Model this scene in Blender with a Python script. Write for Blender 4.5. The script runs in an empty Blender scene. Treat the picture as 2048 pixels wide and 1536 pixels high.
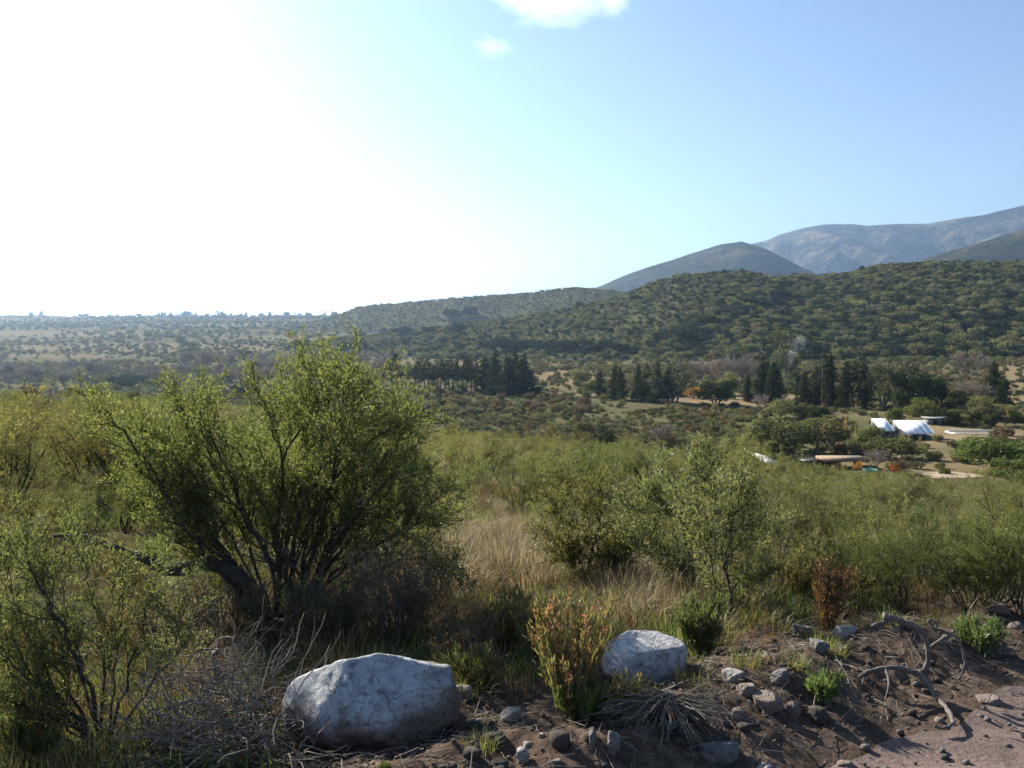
import bpy, bmesh, math, random
import numpy as np
from mathutils import Vector, Matrix

random.seed(7)
RNG = np.random.default_rng(11)
sc = bpy.context.scene
COL = sc.collection

# ------------------------------------------------------------------ camera
W0, H0 = 2048, 1536            # the photograph's frame, used to read off places
FPX = 1967.0                   # focal length in those pixels
HORIZON = 640.0
CAMZ = 1.72
PITCH = math.atan((H0 / 2 - HORIZON) / FPX)
cam = bpy.data.cameras.new('camera')
cam.sensor_width = 36.0
cam.lens = 36.0 * FPX / W0
cam.clip_start = 0.05
cam.clip_end = 60000
camo = bpy.data.objects.new('camera', cam)
camo.location = (0, 0, CAMZ)
camo.rotation_euler = (math.pi / 2 - PITCH, 0, 0)
COL.objects.link(camo)
sc.camera = camo

# ------------------------------------------------------------------ sky, sun, exposure
SUN_AZ = math.radians(-42)     # left of the view direction (+Y)
SUN_EL = math.radians(28)
world = bpy.data.worlds.new('World')
sc.world = world
world.use_nodes = True
wn, wl = world.node_tree.nodes, world.node_tree.links
wn.clear()
wo = wn.new('ShaderNodeOutputWorld')
wb = wn.new('ShaderNodeBackground')
sky = wn.new('ShaderNodeTexSky')
sky.sky_type = 'NISHITA'
sky.sun_disc = False
sky.sun_elevation = SUN_EL
sky.sun_rotation = SUN_AZ
sky.altitude = 900
sky.air_density = 1.0
sky.dust_density = 0.7
sky.ozone_density = 2.5
wb.inputs['Strength'].default_value = 0.058
wl.new(sky.outputs[0], wb.inputs['Color'])
wl.new(wb.outputs[0], wo.inputs['Surface'])

sun = bpy.data.lights.new('sun', 'SUN')
sun.energy = 5.0
sun.angle = math.radians(0.53)
sun.color = (1.0, 0.93, 0.80)
suno = bpy.data.objects.new('sun', sun)
sdir = Vector((math.sin(SUN_AZ) * math.cos(SUN_EL), math.cos(SUN_AZ) * math.cos(SUN_EL), math.sin(SUN_EL)))
suno.rotation_euler = sdir.to_track_quat('Z', 'Y').to_euler()
suno.location = sdir * 60
COL.objects.link(suno)

sc.view_settings.view_transform = 'Standard'
sc.view_settings.look = 'None'
sc.view_settings.gamma = 1.0
sc.view_settings.exposure = 1.45
sc.view_settings.use_curve_mapping = False
cy = sc.cycles
cy.use_denoising = True
cy.max_bounces = 8
cy.diffuse_bounces = 4
cy.glossy_bounces = 2
cy.transmission_bounces = 6
cy.volume_bounces = 2
cy.transparent_max_bounces = 8
cy.use_adaptive_sampling = True
cy.adaptive_threshold = 0.008
cy.caustics_reflective = False
cy.caustics_refractive = False

# ------------------------------------------------------------------ numbers: noise, pixel rays, heights
def _hash(ix, iy, iz, seed):
    h = (ix.astype(np.int64) * 374761393 + iy.astype(np.int64) * 668265263 + iz.astype(np.int64) * 2147483647 + seed * 1274126177) & 0xFFFFFFFF
    h = ((h ^ (h >> 13)) * 1274126177) & 0xFFFFFFFF
    h = ((h ^ (h >> 16)) * 2246822519) & 0xFFFFFFFF
    h = h ^ (h >> 15)
    return (h & 0xFFFFFF).astype(np.float64) / 0xFFFFFF

def vnoise(x, y, z=None, seed=0):
    x = np.asarray(x, float); y = np.asarray(y, float)
    z = np.zeros_like(x) if z is None else np.asarray(z, float)
    ix, iy, iz = np.floor(x), np.floor(y), np.floor(z)
    fx, fy, fz = x - ix, y - iy, z - iz
    fx, fy, fz = [f * f * f * (f * (f * 6 - 15) + 10) for f in (fx, fy, fz)]
    out = 0
    for a in (0, 1):
        for b in (0, 1):
            for c in (0, 1):
                w = (fx if a else 1 - fx) * (fy if b else 1 - fy) * (fz if c else 1 - fz)
                out = out + w * _hash(ix + a, iy + b, iz + c, seed)
    return out * 2 - 1

def fbm(x, y, z=None, seed=0, octaves=4, gain=0.5):
    out, amp, fr, tot = 0, 1.0, 1.0, 0
    for k in range(octaves):
        out = out + amp * vnoise(np.asarray(x) * fr, np.asarray(y) * fr, None if z is None else np.asarray(z) * fr, seed + k * 17)
        tot += amp; amp *= gain; fr *= 2.03
    return out / tot

def sstep(a, b, x):
    t = np.clip((np.asarray(x, float) - a) / (b - a), 0, 1)
    return t * t * (3 - 2 * t)

def lerp(a, b, t): return a + (b - a) * t

def ray(px, py):
    """unit-depth ray of a photograph pixel: (x, 1, z) direction in world space"""
    u = (px - W0 / 2) / FPX
    v = (H0 / 2 - py) / FPX
    c, s = math.cos(PITCH), math.sin(PITCH)
    d = Vector((u, c + v * s, -s + v * c))
    return d / d.y

def along(px, py, y):
    d = ray(px, py)
    return Vector((d.x * y, y, CAMZ + d.z * y))

# the road's edge: a line through EDGE with direction EDIR, field side = +s
EDGE = (1.3, 3.7); EDIR = (0.81, 0.586); ENRM = (-0.586, 0.81)
def road_s(x, y): return (x - EDGE[0]) * ENRM[0] + (y - EDGE[1]) * ENRM[1]
def road_u(x, y): return (x - EDGE[0]) * EDIR[0] + (y - EDGE[1]) * EDIR[1]

AK = np.radians([-32, -24, -16, 0, 11, 20, 28])
def H(x, y):
    """height of the ground sheet"""
    x = np.asarray(x, float); y = np.asarray(y, float)
    d = np.hypot(x, y)
    a = np.arctan2(x, y)
    k = np.interp(a, AK, [.066, .066, .074, .110, .124, .138, .142])
    y1 = np.interp(a, AK, [150, 140, 115, 72, 66, 60, 56])
    y2 = np.interp(a, AK, [300, 270, 230, 150, 130, 105, 100])
    fl = np.interp(a, AK, [-25, -25, -25, -24, -22.5, -21, -21])
    s = road_s(x, y)
    de = np.clip(d - 4.5, 0, None)
    h_near = -k * (de - 3 * (1 - np.exp(-de / 3)))
    h1 = -k * (y1 - 7.5)
    h_mid = lerp(h1, fl, 1 - (1 - np.clip((d - y1) / (y2 - y1), 0, 1)) ** 1.6)
    h = np.where(d < y1, h_near, np.where(d < y2, h_mid, fl))
    far = np.clip((d - 700) / 1500, 0, 1)
    h = h + far * 34 * (1 - sstep(.05, .45, a))
    w = 1 - sstep(math.radians(70), math.radians(115), np.abs(a))
    h = h * w
    # verge: sinks a little past the windrow, and the windrow of dug earth itself
    h = h - 0.16 * sstep(1.0, 3.2, s) * np.exp(-np.clip(d - 4, 0, None) / 30)
    near = np.exp(-(np.clip(d - 9, 0, None) / 6) ** 2)
    rough = fbm(x * .9, y * .9, seed=3, octaves=3)
    bank = (0.15 + .10 * rough) * np.exp(-((s - .62) / .42) ** 2)
    fieldmask = sstep(-.15, .35, s)
    h = h + bank * near + fieldmask * near * (0.045 * fbm(x * 5, y * 5, seed=5, octaves=3) + .016 * fbm(x * 24, y * 24, seed=9, octaves=2))
    h = h + fieldmask * (.10 * fbm(x / 2.5, y / 2.5, seed=21, octaves=2)) * sstep(4, 9, d) * np.exp(-d / 400)
    h = h + sstep(25, 200, d) * 0.9 * fbm(x / 45, y / 45, seed=31, octaves=3)
    return h

def ground_at(px, py, ymax=6000, fn=None):
    """where the ray of a photograph pixel meets the ground"""
    fn = fn or H
    d = ray(px, py)
    ys = np.geomspace(1.0, ymax, 2500)
    zz = CAMZ + d.z * ys - fn(d.x * ys, ys)
    hit = np.nonzero(zz < 0)[0]
    if len(hit) == 0:
        y = ymax
    else:
        i = hit[0]
        if i == 0: y = ys[0]
        else:
            t = zz[i - 1] / (zz[i - 1] - zz[i]); y = ys[i - 1] + t * (ys[i] - ys[i - 1])
    return Vector((d.x * y, y, float(fn(np.array([d.x * y]), np.array([y]))[0])))

# ------------------------------------------------------------------ mesh helpers
def mesh_np(name, V, F, mats=(), midx=None, smooth=False):
    """a mesh from an (n,3) array and a list of face arrays of one width each"""
    me = bpy.data.meshes.new(name)
    V = np.asarray(V, np.float32)
    if not isinstance(F, (list, tuple)): F = [F]
    F = [np.asarray(f, np.int32) for f in F if len(f)]
    me.vertices.add(len(V)); me.vertices.foreach_set('co', V.ravel())
    nl = sum(f.size for f in F); nf = sum(len(f) for f in F)
    me.loops.add(nl); me.polygons.add(nf)
    me.loops.foreach_set('vertex_index', np.concatenate([f.ravel() for f in F]))
    tot = np.concatenate([np.full(len(f), f.shape[1], np.int32) for f in F])
    st = np.concatenate([[0], np.cumsum(tot)[:-1]]).astype(np.int32)
    me.polygons.foreach_set('loop_start', st)
    me.polygons.foreach_set('loop_total', tot)
    for m in mats: me.materials.append(m)
    if midx is not None: me.polygons.foreach_set('material_index', np.asarray(midx, np.int32))
    if smooth: me.polygons.foreach_set('use_smooth', np.ones(nf, bool))
    me.update(calc_edges=True)
    return me

def link(name, data, parent=None, loc=None):
    o = bpy.data.objects.new(name, data)
    COL.objects.link(o)
    if parent: o.parent = parent
    if loc is not None: o.location = loc
    return o

def tag(o, label=None, cat=None, group=None, kind=None):
    if label: o['label'] = label
    if cat: o['category'] = cat
    if group: o['group'] = group
    if kind: o['kind'] = kind
    return o

def thing(name, label, cat, loc=(0, 0, 0), rz=0, sc_=1.0, group=None):
    o = bpy.data.objects.new(name, None)
    COL.objects.link(o)
    o.empty_display_size = .2
    o.location = loc; o.rotation_euler = (0, 0, rz)
    o.scale = (sc_,) * 3 if np.isscalar(sc_) else sc_
    return tag(o, label, cat, group)

def copy_thing(root, loc, rz, s, label, group=None):
    r = root.copy(); COL.objects.link(r)
    r.location = loc; r.rotation_euler = (0, 0, rz); r.scale = (s,) * 3 if np.isscalar(s) else s
    r['label'] = label
    if group: r['group'] = group
    elif 'group' in r.keys(): del r['group']
    for ch in KIDS.get(root.name, ()):
        c = ch.copy(); COL.objects.link(c); c.parent = r
    return r
KIDS = {}

class Geo:
    """collects vertices and faces, grouped by width"""
    def __init__(s): s.V = []; s.F = {}; s.n = 0
    def add(s, V, F):
        V = np.asarray(V, float).reshape(-1, 3)
        for f in (F if isinstance(F, list) else [F]):
            f = np.asarray(f, np.int64)
            if len(f): s.F.setdefault(f.shape[1], []).append(f + s.n)
        s.V.append(V); s.n += len(V)
    def segs(s, P0, P1, R0, R1, n=5):
        """tapered prisms from P0 to P1"""
        P0 = np.asarray(P0, float); P1 = np.asarray(P1, float)
        if len(P0) == 0: return
        R0 = np.asarray(R0, float)[:, None]; R1 = np.asarray(R1, float)[:, None]
        d = P1 - P0; d /= np.maximum(np.linalg.norm(d, axis=1, keepdims=True), 1e-9)
        ref = np.where(np.abs(d[:, 2:3]) < .9, np.array([[0, 0, 1.]]), np.array([[1., 0, 0]]))
        u = np.cross(d, ref); u /= np.linalg.norm(u, axis=1, keepdims=True)
        w = np.cross(d, u)
        N = len(P0); V = np.zeros((N, 2 * n, 3))
        for i in range(n):
            a = 2 * math.pi * i / n
            o = u * math.cos(a) + w * math.sin(a)
            V[:, i] = P0 + o * R0; V[:, n + i] = P1 + o * R1
        base = np.arange(N)[:, None] * 2 * n
        F = [base + np.array([[i, (i + 1) % n, n + (i + 1) % n, n + i]]) for i in range(n)]
        s.add(V.reshape(-1, 3), np.concatenate(F))
    def tube(s, pts, rads, n=7, cap=True):
        """one continuous tube along a polyline"""
        P = np.asarray([tuple(p) for p in pts], float); m = len(P)
        R = np.asarray(rads, float)
        T = np.gradient(P, axis=0); T /= np.maximum(np.linalg.norm(T, axis=1, keepdims=True), 1e-9)
        u = np.cross(T[0], [0, 0, 1.] if abs(T[0][2]) < .9 else [1., 0, 0]); u /= np.linalg.norm(u)
        V = []
        for i in range(m):
            u = u - T[i] * np.dot(u, T[i]); u /= max(np.linalg.norm(u), 1e-9)
            w = np.cross(T[i], u)
            for j in range(n):
                a = 2 * math.pi * j / n
                V.append(P[i] + (u * math.cos(a) + w * math.sin(a)) * R[i])
        F = [[i * n + j, i * n + (j + 1) % n, (i + 1) * n + (j + 1) % n, (i + 1) * n + j] for i in range(m - 1) for j in range(n)]
        fs = [np.array(F)]
        if cap:
            V.append(P[0]); V.append(P[-1]); a, b = m * n, m * n + 1
            fs.append(np.array([[a, (j + 1) % n, j] for j in range(n)] + [[b, (m - 1) * n + j, (m - 1) * n + (j + 1) % n] for j in range(n)]))
        s.add(V, fs)
    def box(s, c, size, rz=0):
        x, y, z = [q / 2 for q in size]
        V = np.array([[i * x, j * y, k * z] for i in (-1, 1) for j in (-1, 1) for k in (-1, 1)], float)
        ca, sa = math.cos(rz), math.sin(rz)
        V = np.stack([V[:, 0] * ca - V[:, 1] * sa, V[:, 0] * sa + V[:, 1] * ca, V[:, 2]], 1) + np.array(c)
        s.add(V, np.array([[0, 1, 3, 2], [4, 6, 7, 5], [0, 4, 5, 1], [2, 3, 7, 6], [0, 2, 6, 4], [1, 5, 7, 3]]))
    def mesh(s, name, mats, smooth=False):
        V = np.concatenate(s.V)
        return mesh_np(name, V, [np.concatenate(f) for f in s.F.values()], [mats] if not isinstance(mats, (list, tuple)) else mats, smooth=smooth)
    def build(s, name, mat, parent=None, smooth=False, loc=None):
        return link(name, s.mesh(name, mat, smooth), parent, loc)

# ------------------------------------------------------------------ materials
def newmat(name):
    m = bpy.data.materials.new(name); m.use_nodes = True
    nt = m.node_tree; nt.nodes.clear()
    out = nt.nodes.new('ShaderNodeOutputMaterial')
    return m, nt, out

def N(nt, t, **kw):
    n = nt.nodes.new(t)
    for k, v in kw.items():
        if k.startswith('i_'):
            key = k[2:]
            n.inputs[int(key) if key.isdigit() else key.replace('_', ' ')].default_value = v
        else: setattr(n, k, v)
    return n

def ramp(nt, fac, stops):
    r = nt.nodes.new('ShaderNodeValToRGB')
    e = r.color_ramp.elements
    while len(e) < len(stops): e.new(.5)
    for q, (p, c) in zip(e, stops):
        q.position = p; q.color = (*c, 1) if len(c) == 3 else c
    nt.links.new(fac, r.inputs[0])
    return r.outputs[0]

def mixc(nt, fac, a, b, mode='MIX'):
    m = nt.nodes.new('ShaderNodeMix'); m.data_type = 'RGBA'; m.blend_type = mode
    for sock, v in ((m.inputs[0], fac), (m.inputs[6], a), (m.inputs[7], b)):
        if isinstance(v, bpy.types.NodeSocket): nt.links.new(v, sock)
        elif isinstance(v, (int, float)): sock.default_value = v
        else: sock.default_value = (*v, 1)
    return m.outputs[2]

def noise_node(nt, vec, scale, detail=4, rough=.55):
    n = nt.nodes.new('ShaderNodeTexNoise')
    n.inputs['Scale'].default_value = scale; n.inputs['Detail'].default_value = detail; n.inputs['Roughness'].default_value = rough
    if vec is not None: nt.links.new(vec, n.inputs['Vector'])
    return n.outputs['Fac']

def mat_leaf(name, cols, trans=.45, tint=None, gloss=.025, objvar=.35):
    """foliage: each leaf and each plant its own shade, light passing through"""
    m, nt, out = newmat(name)
    geo = N(nt, 'ShaderNodeNewGeometry'); oi = N(nt, 'ShaderNodeObjectInfo')
    n = len(cols)
    c1 = ramp(nt, geo.outputs['Random Per Island'], [(i / max(n - 1, 1), c) for i, c in enumerate(cols)])
    hs = N(nt, 'ShaderNodeHueSaturation')
    mr = N(nt, 'ShaderNodeMapRange'); mr.inputs[3].default_value = 1 - objvar; mr.inputs[4].default_value = 1 + objvar
    nt.links.new(oi.outputs['Random'], mr.inputs[0]); nt.links.new(mr.outputs[0], hs.inputs['Value'])
    mul = N(nt, 'ShaderNodeMath', operation='MULTIPLY', i_1=7.31); fr = N(nt, 'ShaderNodeMath', operation='FRACT')
    nt.links.new(oi.outputs['Random'], mul.inputs[0]); nt.links.new(mul.outputs[0], fr.inputs[0])
    mh = N(nt, 'ShaderNodeMapRange'); mh.inputs[3].default_value = .5 - .03 * objvar / .35; mh.inputs[4].default_value = .5 + .025 * objvar / .35
    nt.links.new(fr.outputs[0], mh.inputs[0]); nt.links.new(mh.outputs[0], hs.inputs['Hue'])
    nt.links.new(c1, hs.inputs['Color'])
    di = N(nt, 'ShaderNodeBsdfDiffuse'); tr = N(nt, 'ShaderNodeBsdfTranslucent')
    nt.links.new(hs.outputs[0], di.inputs[0])
    tc = mixc(nt, 1.0, hs.outputs[0], tint or (1.12, 1.1, .72), 'MULTIPLY')
    nt.links.new(tc, tr.inputs[0])
    mx = N(nt, 'ShaderNodeMixShader', i_0=trans)
    nt.links.new(di.outputs[0], mx.inputs[1]); nt.links.new(tr.outputs[0], mx.inputs[2])
    last = mx.outputs[0]
    if gloss:
        gl = N(nt, 'ShaderNodeBsdfGlossy', i_Roughness=.5); gl.inputs[0].default_value = (.9, .9, .85, 1)
        m2 = N(nt, 'ShaderNodeMixShader', i_0=gloss)
        nt.links.new(last, m2.inputs[1]); nt.links.new(gl.outputs[0], m2.inputs[2]); last = m2.outputs[0]
    nt.links.new(last, out.inputs[0])
    return m

def mat_rough(name, stops, scale=3.0, rough=.9, bump=.3, bscale=None, detail=6, coord='Object', metallic=0, dist=.02):
    """stone, earth, bark, plaster: noise between a few shades with relief"""
    m, nt, out = newmat(name)
    tc = N(nt, 'ShaderNodeTexCoord')
    v = tc.outputs[coord]
    f = noise_node(nt, v, scale, detail, .6)
    c = ramp(nt, f, stops)
    p = N(nt, 'ShaderNodeBsdfPrincipled', i_Roughness=rough, i_Metallic=metallic)
    nt.links.new(c, p.inputs['Base Color'])
    if bump:
        b = N(nt, 'ShaderNodeBump', i_Strength=bump, i_Distance=dist)
        nt.links.new(noise_node(nt, v, bscale or scale * 4, 6, .65), b.inputs['Height'])
        nt.links.new(b.outputs[0], p.inputs['Normal'])
    nt.links.new(p.outputs[0], out.inputs[0])
    return m
# ------------------------------------------------------------------ the land: ground sheet, hills, mountains, haze
def hill_fn(D, crest, wf, wb_, seed, base=-28, rough=7, rsc=110, skew=0.0, lower=0):
    """a ridge whose skyline, from the road, runs through the pixels in crest"""
    pxs = np.array([c[0] for c in crest], float); pys = np.array([c[1] for c in crest], float) + lower
    xs = (pxs - W0 / 2) / FPX * D
    zs = CAMZ + (HORIZON - pys) / FPX * D
    def fn(x, y):
        x = np.asarray(x, float); y = np.asarray(y, float)
        yc = D + skew * x
        # same bearing from the road: read the crest where the ray through (x, y) meets it
        xc = x * D / np.maximum(y, 1) * .6 + x * .4
        zc = np.interp(xc, xs, zs)
        t = np.where(y < yc, (yc - y) / wf, (y - yc) / wb_)
        prof = .5 + .5 * np.cos(np.pi * np.clip(t, 0, 1))
        prof = prof * .7 + .3 * np.clip(1 - t, 0, 1)
        slope = 4 * prof * (1 - prof)
        rid = 1 - np.abs(vnoise(x / rsc + .35 * y / rsc, y / (rsc * 3.2), seed=seed)) * 2
        h = base + (zc - base) * prof
        h = h - slope * rough * (.55 * (1 - rid) + .75 * np.abs(fbm(x / (rsc * .55), y / (rsc * .7), seed=seed + 5, octaves=3)))
        if rough > 50: h = h - slope * rough * .34 * np.abs(vnoise(x / (rsc * .36) - .4 * y / (rsc * .36), y / (rsc * .9), seed=seed + 7))
        h = h + min(.12 * rough, 4) * fbm(x / (rsc * .3), y / (rsc * .3), seed=seed + 9, octaves=2) * prof
        return h
    return fn, xs

NEAR_CREST = [(560, 690), (640, 672), (800, 655), (950, 636), (1100, 615), (1230, 588), (1300, 556), (1360, 541), (1480, 533), (1540, 547), (1620, 547), (1700, 537), (1760, 523), (1900, 517), (2048, 514), (2300, 505), (2700, 520), (3300, 600)]
MID_CREST = [(520, 655), (640, 637), (730, 608), (860, 598), (940, 590), (1060, 582), (1150, 570), (1220, 577), (1300, 590), (1500, 600), (2000, 610)]
hill_near, _ = hill_fn(900, NEAR_CREST, 400, 260, 41, rough=7, lower=11)
hill_mid, _ = hill_fn(1500, MID_CREST, 520, 300, 51, base=-28, rough=8, rsc=160, lower=5)
BLUE_CREST = [(1000, 640), (1150, 592), (1200, 572), (1300, 532), (1400, 502), (1440, 490), (1480, 485), (1530, 500), (1590, 530), (1650, 560), (1750, 600)]
hill_blue, _ = hill_fn(3400, BLUE_CREST, 1300, 700, 61, base=-20, rough=90, rsc=420)
RANGE_CREST = [(1300, 600), (1400, 540), (1480, 500), (1500, 488), (1530, 481), (1560, 468), (1600, 458), (1640, 450), (1700, 449), (1730, 453), (1790, 449), (1850, 449), (1900, 440), (1960, 431), (2048, 410), (2300, 402), (2600, 420), (2900, 520)]
hill_range, _ = hill_fn(6200, RANGE_CREST, 2500, 1200, 71, base=-20, rough=430, rsc=620)
DARK_CREST = [(1650, 600), (1780, 555), (1850, 512), (1950, 488), (2048, 456), (2200, 420), (2500, 430), (2900, 540)]
hill_dark, _ = hill_fn(2600, DARK_CREST, 900, 600, 81, base=-20, rough=150, rsc=360)
LEFT_CREST = [(-500, 645), (-250, 622), (-60, 621), (0, 624), (30, 628), (60, 638), (120, 650)]
hill_left, _ = hill_fn(9000, LEFT_CREST, 1500, 1200, 91, base=-20, rough=10, rsc=600)

GULLY = [(1600, 560), (1520, 600), (1450, 630), (1370, 665), (1300, 690)]

def H_all(x, y):
    h = H(x, y)
    for f in (hill_near, hill_mid): h = np.maximum(h, f(x, y))
    return h

# dry and bare patches of the valley floor, read off the photograph: centre pixel, radius across, radius up, kind
def soil_masks(x, y):
    d = np.hypot(x, y)
    z = H(x, y)
    px = W0 / 2 + FPX * x / np.maximum(y, .5)
    py = HORIZON - FPX * (z - CAMZ) / np.maximum(y, .5)
    dry = np.zeros_like(x)
    for cx, cy_, rx, ry, amt in [(1140, 756, 85, 20, 1), (1480, 800, 130, 12, 1), (1930, 868, 170, 26, 1), (2030, 770, 40, 50, .9), (1860, 930, 160, 22, .6),
                                 (860, 706, 80, 7, .8), (90, 668, 240, 6, .6), (330, 695, 330, 9, .6), (880, 735, 90, 30, .6), (1150, 790, 60, 12, .5),
                                 (500, 650, 300, 4, .5), (150, 640, 200, 3, .5), (560, 676, 160, 4, .5), (120, 712, 160, 4, .5), (760, 612, 90, 5, .6), (1010, 690, 120, 6, .3)]:
        e = ((px - cx) / rx) ** 2 + ((py - cy_) / ry) ** 2
        e = e + .9 * fbm(x / 12, y / 30, seed=77, octaves=4)
        dry = np.maximum(dry, .85 * amt * (1 - sstep(.35, 1.4, e)) * (d > 90) * (y > 0))
    return dry

def build_ground():
    rows = np.concatenate([[.0, .5, 1.0], np.geomspace(1.4, 14, 300), np.geomspace(14.3, 2600, 230), np.geomspace(2750, 20000, 22)])
    cols = np.radians(np.concatenate([np.arange(-37, 37.01, .22), np.arange(41, 320, 4.0)]))
    nr, nc = len(rows), len(cols)
    R, A = np.meshgrid(rows, cols, indexing='ij')
    X, Y = R * np.sin(A), R * np.cos(A)
    Z = H(X, Y)
    V = np.stack([X, Y, Z], -1).reshape(-1, 3)
    i, j = np.meshgrid(np.arange(nr - 1), np.arange(nc), indexing='ij')
    jn = (j + 1) % nc
    F = np.stack([i * nc + j, i * nc + jn, (i + 1) * nc + jn, (i + 1) * nc + j], -1).reshape(-1, 4)
    F = F[:, ::-1]
    m, nt, out = newmat('soil')
    gp = N(nt, 'ShaderNodeNewGeometry').outputs['Position']
    at = N(nt, 'ShaderNodeAttribute', attribute_name='dry')
    ae = N(nt, 'ShaderNodeAttribute', attribute_name='earth')
    big = noise_node(nt, gp, .018, 5, .6)
    mid = noise_node(nt, gp, .16, 5, .65)
    fine = noise_node(nt, gp, 9.0, 6, .7)
    scrub = ramp(nt, big, [(.35, (.085, .08, .042)), (.5, (.14, .12, .068)), (.7, (.20, .16, .095))])
    scrub2 = mixc(nt, mid, scrub, (.075, .075, .035))
    dryc = ramp(nt, mid, [(.3, (.17, .125, .07)), (.6, (.25, .19, .115)), (.75, (.19, .145, .085))])
    c = mixc(nt, at.outputs['Fac'], scrub2, dryc)
    earth = ramp(nt, fine, [(.3, (.055, .039, .029)), (.5, (.10, .072, .054)), (.7, (.18, .135, .105))])
    c = mixc(nt, ae.outputs['Fac'], c, earth)
    p = N(nt, 'ShaderNodeBsdfDiffuse')
    nt.links.new(c, p.inputs['Color'])
    b = N(nt, 'ShaderNodeBump', i_Strength=.6, i_Distance=.03)
    nt.links.new(noise_node(nt, gp, 22, 6, .7), b.inputs['Height'])
    nt.links.new(b.outputs[0], p.inputs['Normal'])
    nt.links.new(p.outputs[0], out.inputs[0])
    me = mesh_np('ground', V, F, [m], smooth=True)
    dry = soil_masks(X.ravel(), Y.ravel())
    S = road_s(X, Y).ravel(); D = R.ravel()
    earth = (1 - sstep(1.0, 2.6, S + .5 * fbm(X * 1.1, Y * 1.1, seed=13, octaves=3).ravel())) * np.exp(-(np.clip(D - 20, 0, None) / 20) ** 2)
    a = me.attributes.new('dry', 'FLOAT', 'POINT'); a.data.foreach_set('value', dry.astype(np.float32))
    a = me.attributes.new('earth', 'FLOAT', 'POINT'); a.data.foreach_set('value', earth.astype(np.float32))
    return tag(link('ground', me), 'uneven scrub soil falling from the verge into the valley', kind='structure')
ground = build_ground()

def build_hill(name, label, fn, x0, x1, y0, y1, nx, ny, mat):
    xs = np.linspace(x0, x1, nx); ys = np.linspace(y0, y1, ny)
    X, Y = np.meshgrid(xs, ys, indexing='ij')
    Z = fn(X, Y)
    edge = np.minimum.reduce([X - x0, x1 - X, Y - y0, y1 - Y])
    Z = Z - 12 * (1 - sstep(0, (x1 - x0) * .03, edge))
    V = np.stack([X, Y, Z], -1).reshape(-1, 3)
    i, j = np.meshgrid(np.arange(nx - 1), np.arange(ny - 1), indexing='ij')
    F = np.stack([i * ny + j, (i + 1) * ny + j, (i + 1) * ny + j + 1, i * ny + j + 1], -1).reshape(-1, 4)
    return tag(link(name, mesh_np(name, V, F, [mat], smooth=True)), label, kind='structure')

def mat_hill(name, stops, scale, bump=0, bscale=.05, streak=1.0):
    m, nt, out = newmat(name)
    gp = N(nt, 'ShaderNodeNewGeometry').outputs['Position']
    mp = N(nt, 'ShaderNodeMapping'); mp.inputs['Scale'].default_value = (1, streak, 1)
    nt.links.new(gp, mp.inputs[0])
    c = ramp(nt, noise_node(nt, mp.outputs[0], scale, 8, .65), stops)
    sp = ramp(nt, noise_node(nt, gp, scale * 9, 3, .7), [(.42, (.55, .6, .5)), (.58, (1.15, 1.1, 1.05))])
    c = mixc(nt, 1.0, c, sp, 'MULTIPLY')
    p = N(nt, 'ShaderNodeBsdfDiffuse')
    nt.links.new(c, p.inputs[0])
    if bump:
        b = N(nt, 'ShaderNodeBump', i_Strength=1.0, i_Distance=bump)
        nt.links.new(noise_node(nt, gp, bscale, 6, .6), b.inputs['Height'])
        nt.links.new(b.outputs[0], p.inputs['Normal'])
    nt.links.new(p.outputs[0], out.inputs[0])
    return m
m_hill = mat_hill('hill_soil', [(.3, (.06, .064, .03)), (.5, (.09, .088, .044)), (.7, (.13, .115, .062))], .03)
m_mount = mat_hill('mountain_slope', [(.36, (.028, .03, .02)), (.5, (.075, .065, .042)), (.62, (.19, .145, .095))], .0035, bump=160, bscale=.005)
m_mount_green = mat_hill('mountain_scrub', [(.3, (.022, .026, .014)), (.52, (.045, .046, .025)), (.7, (.11, .088, .052))], .006, bump=25, bscale=.015)
build_hill('wooded_hill', 'long hill covered in round olive trees on the right', hill_near, -330, 950, 480, 1160, 200, 130, m_hill)
build_hill('scrub_hill', 'lower scrubby hill sloping down to the plain', hill_mid, -480, 900, 960, 1800, 170, 110, m_hill)
build_hill('blue_hill', 'smooth blue hill with a rounded top behind the wooded hill', hill_blue, -200, 1500, 2050, 4100, 170, 150, m_mount_green)
build_hill('mountain_range', 'long hazy mountain range with tan folded slopes', hill_range, 600, 7400, 3600, 7400, 340, 220, m_mount)
build_hill('mountain_spur', 'dark mountain spur at the right edge', hill_dark, 650, 2700, 1600, 3200, 180, 130, m_mount_green)
build_hill('distant_hill', 'faint blue hill on the horizon at the far left', hill_left, -9000, -3000, 7500, 10200, 120, 60, m_mount_green)

# haze: one closed box of pale air round everything
def build_haze():
    x0, x1, y0, y1, z0, z1 = -21000, 21000, -21000, 21000, -40, 840
    V = [(x, y, z) for x in (x0, x1) for y in (y0, y1) for z in (z0, z1)]
    F = np.array([[0, 1, 3, 2], [4, 6, 7, 5], [0, 4, 5, 1], [2, 3, 7, 6], [0, 2, 6, 4], [1, 5, 7, 3]])
    m, nt, out = newmat('haze')
    v = N(nt, 'ShaderNodeVolumePrincipled')
    v.inputs['Color'].default_value = (.50, .71, 1.0, 1)
    v.inputs['Density'].default_value = HAZE
    v.inputs['Anisotropy'].default_value = .70
    nt.links.new(v.outputs[0], out.inputs['Volume'])
    o = link('haze', mesh_np('haze', V, F, [m]))
    return tag(o, 'thin pale morning haze filling the valley', kind='stuff')
HAZE = 8.6e-5
build_haze()
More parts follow.
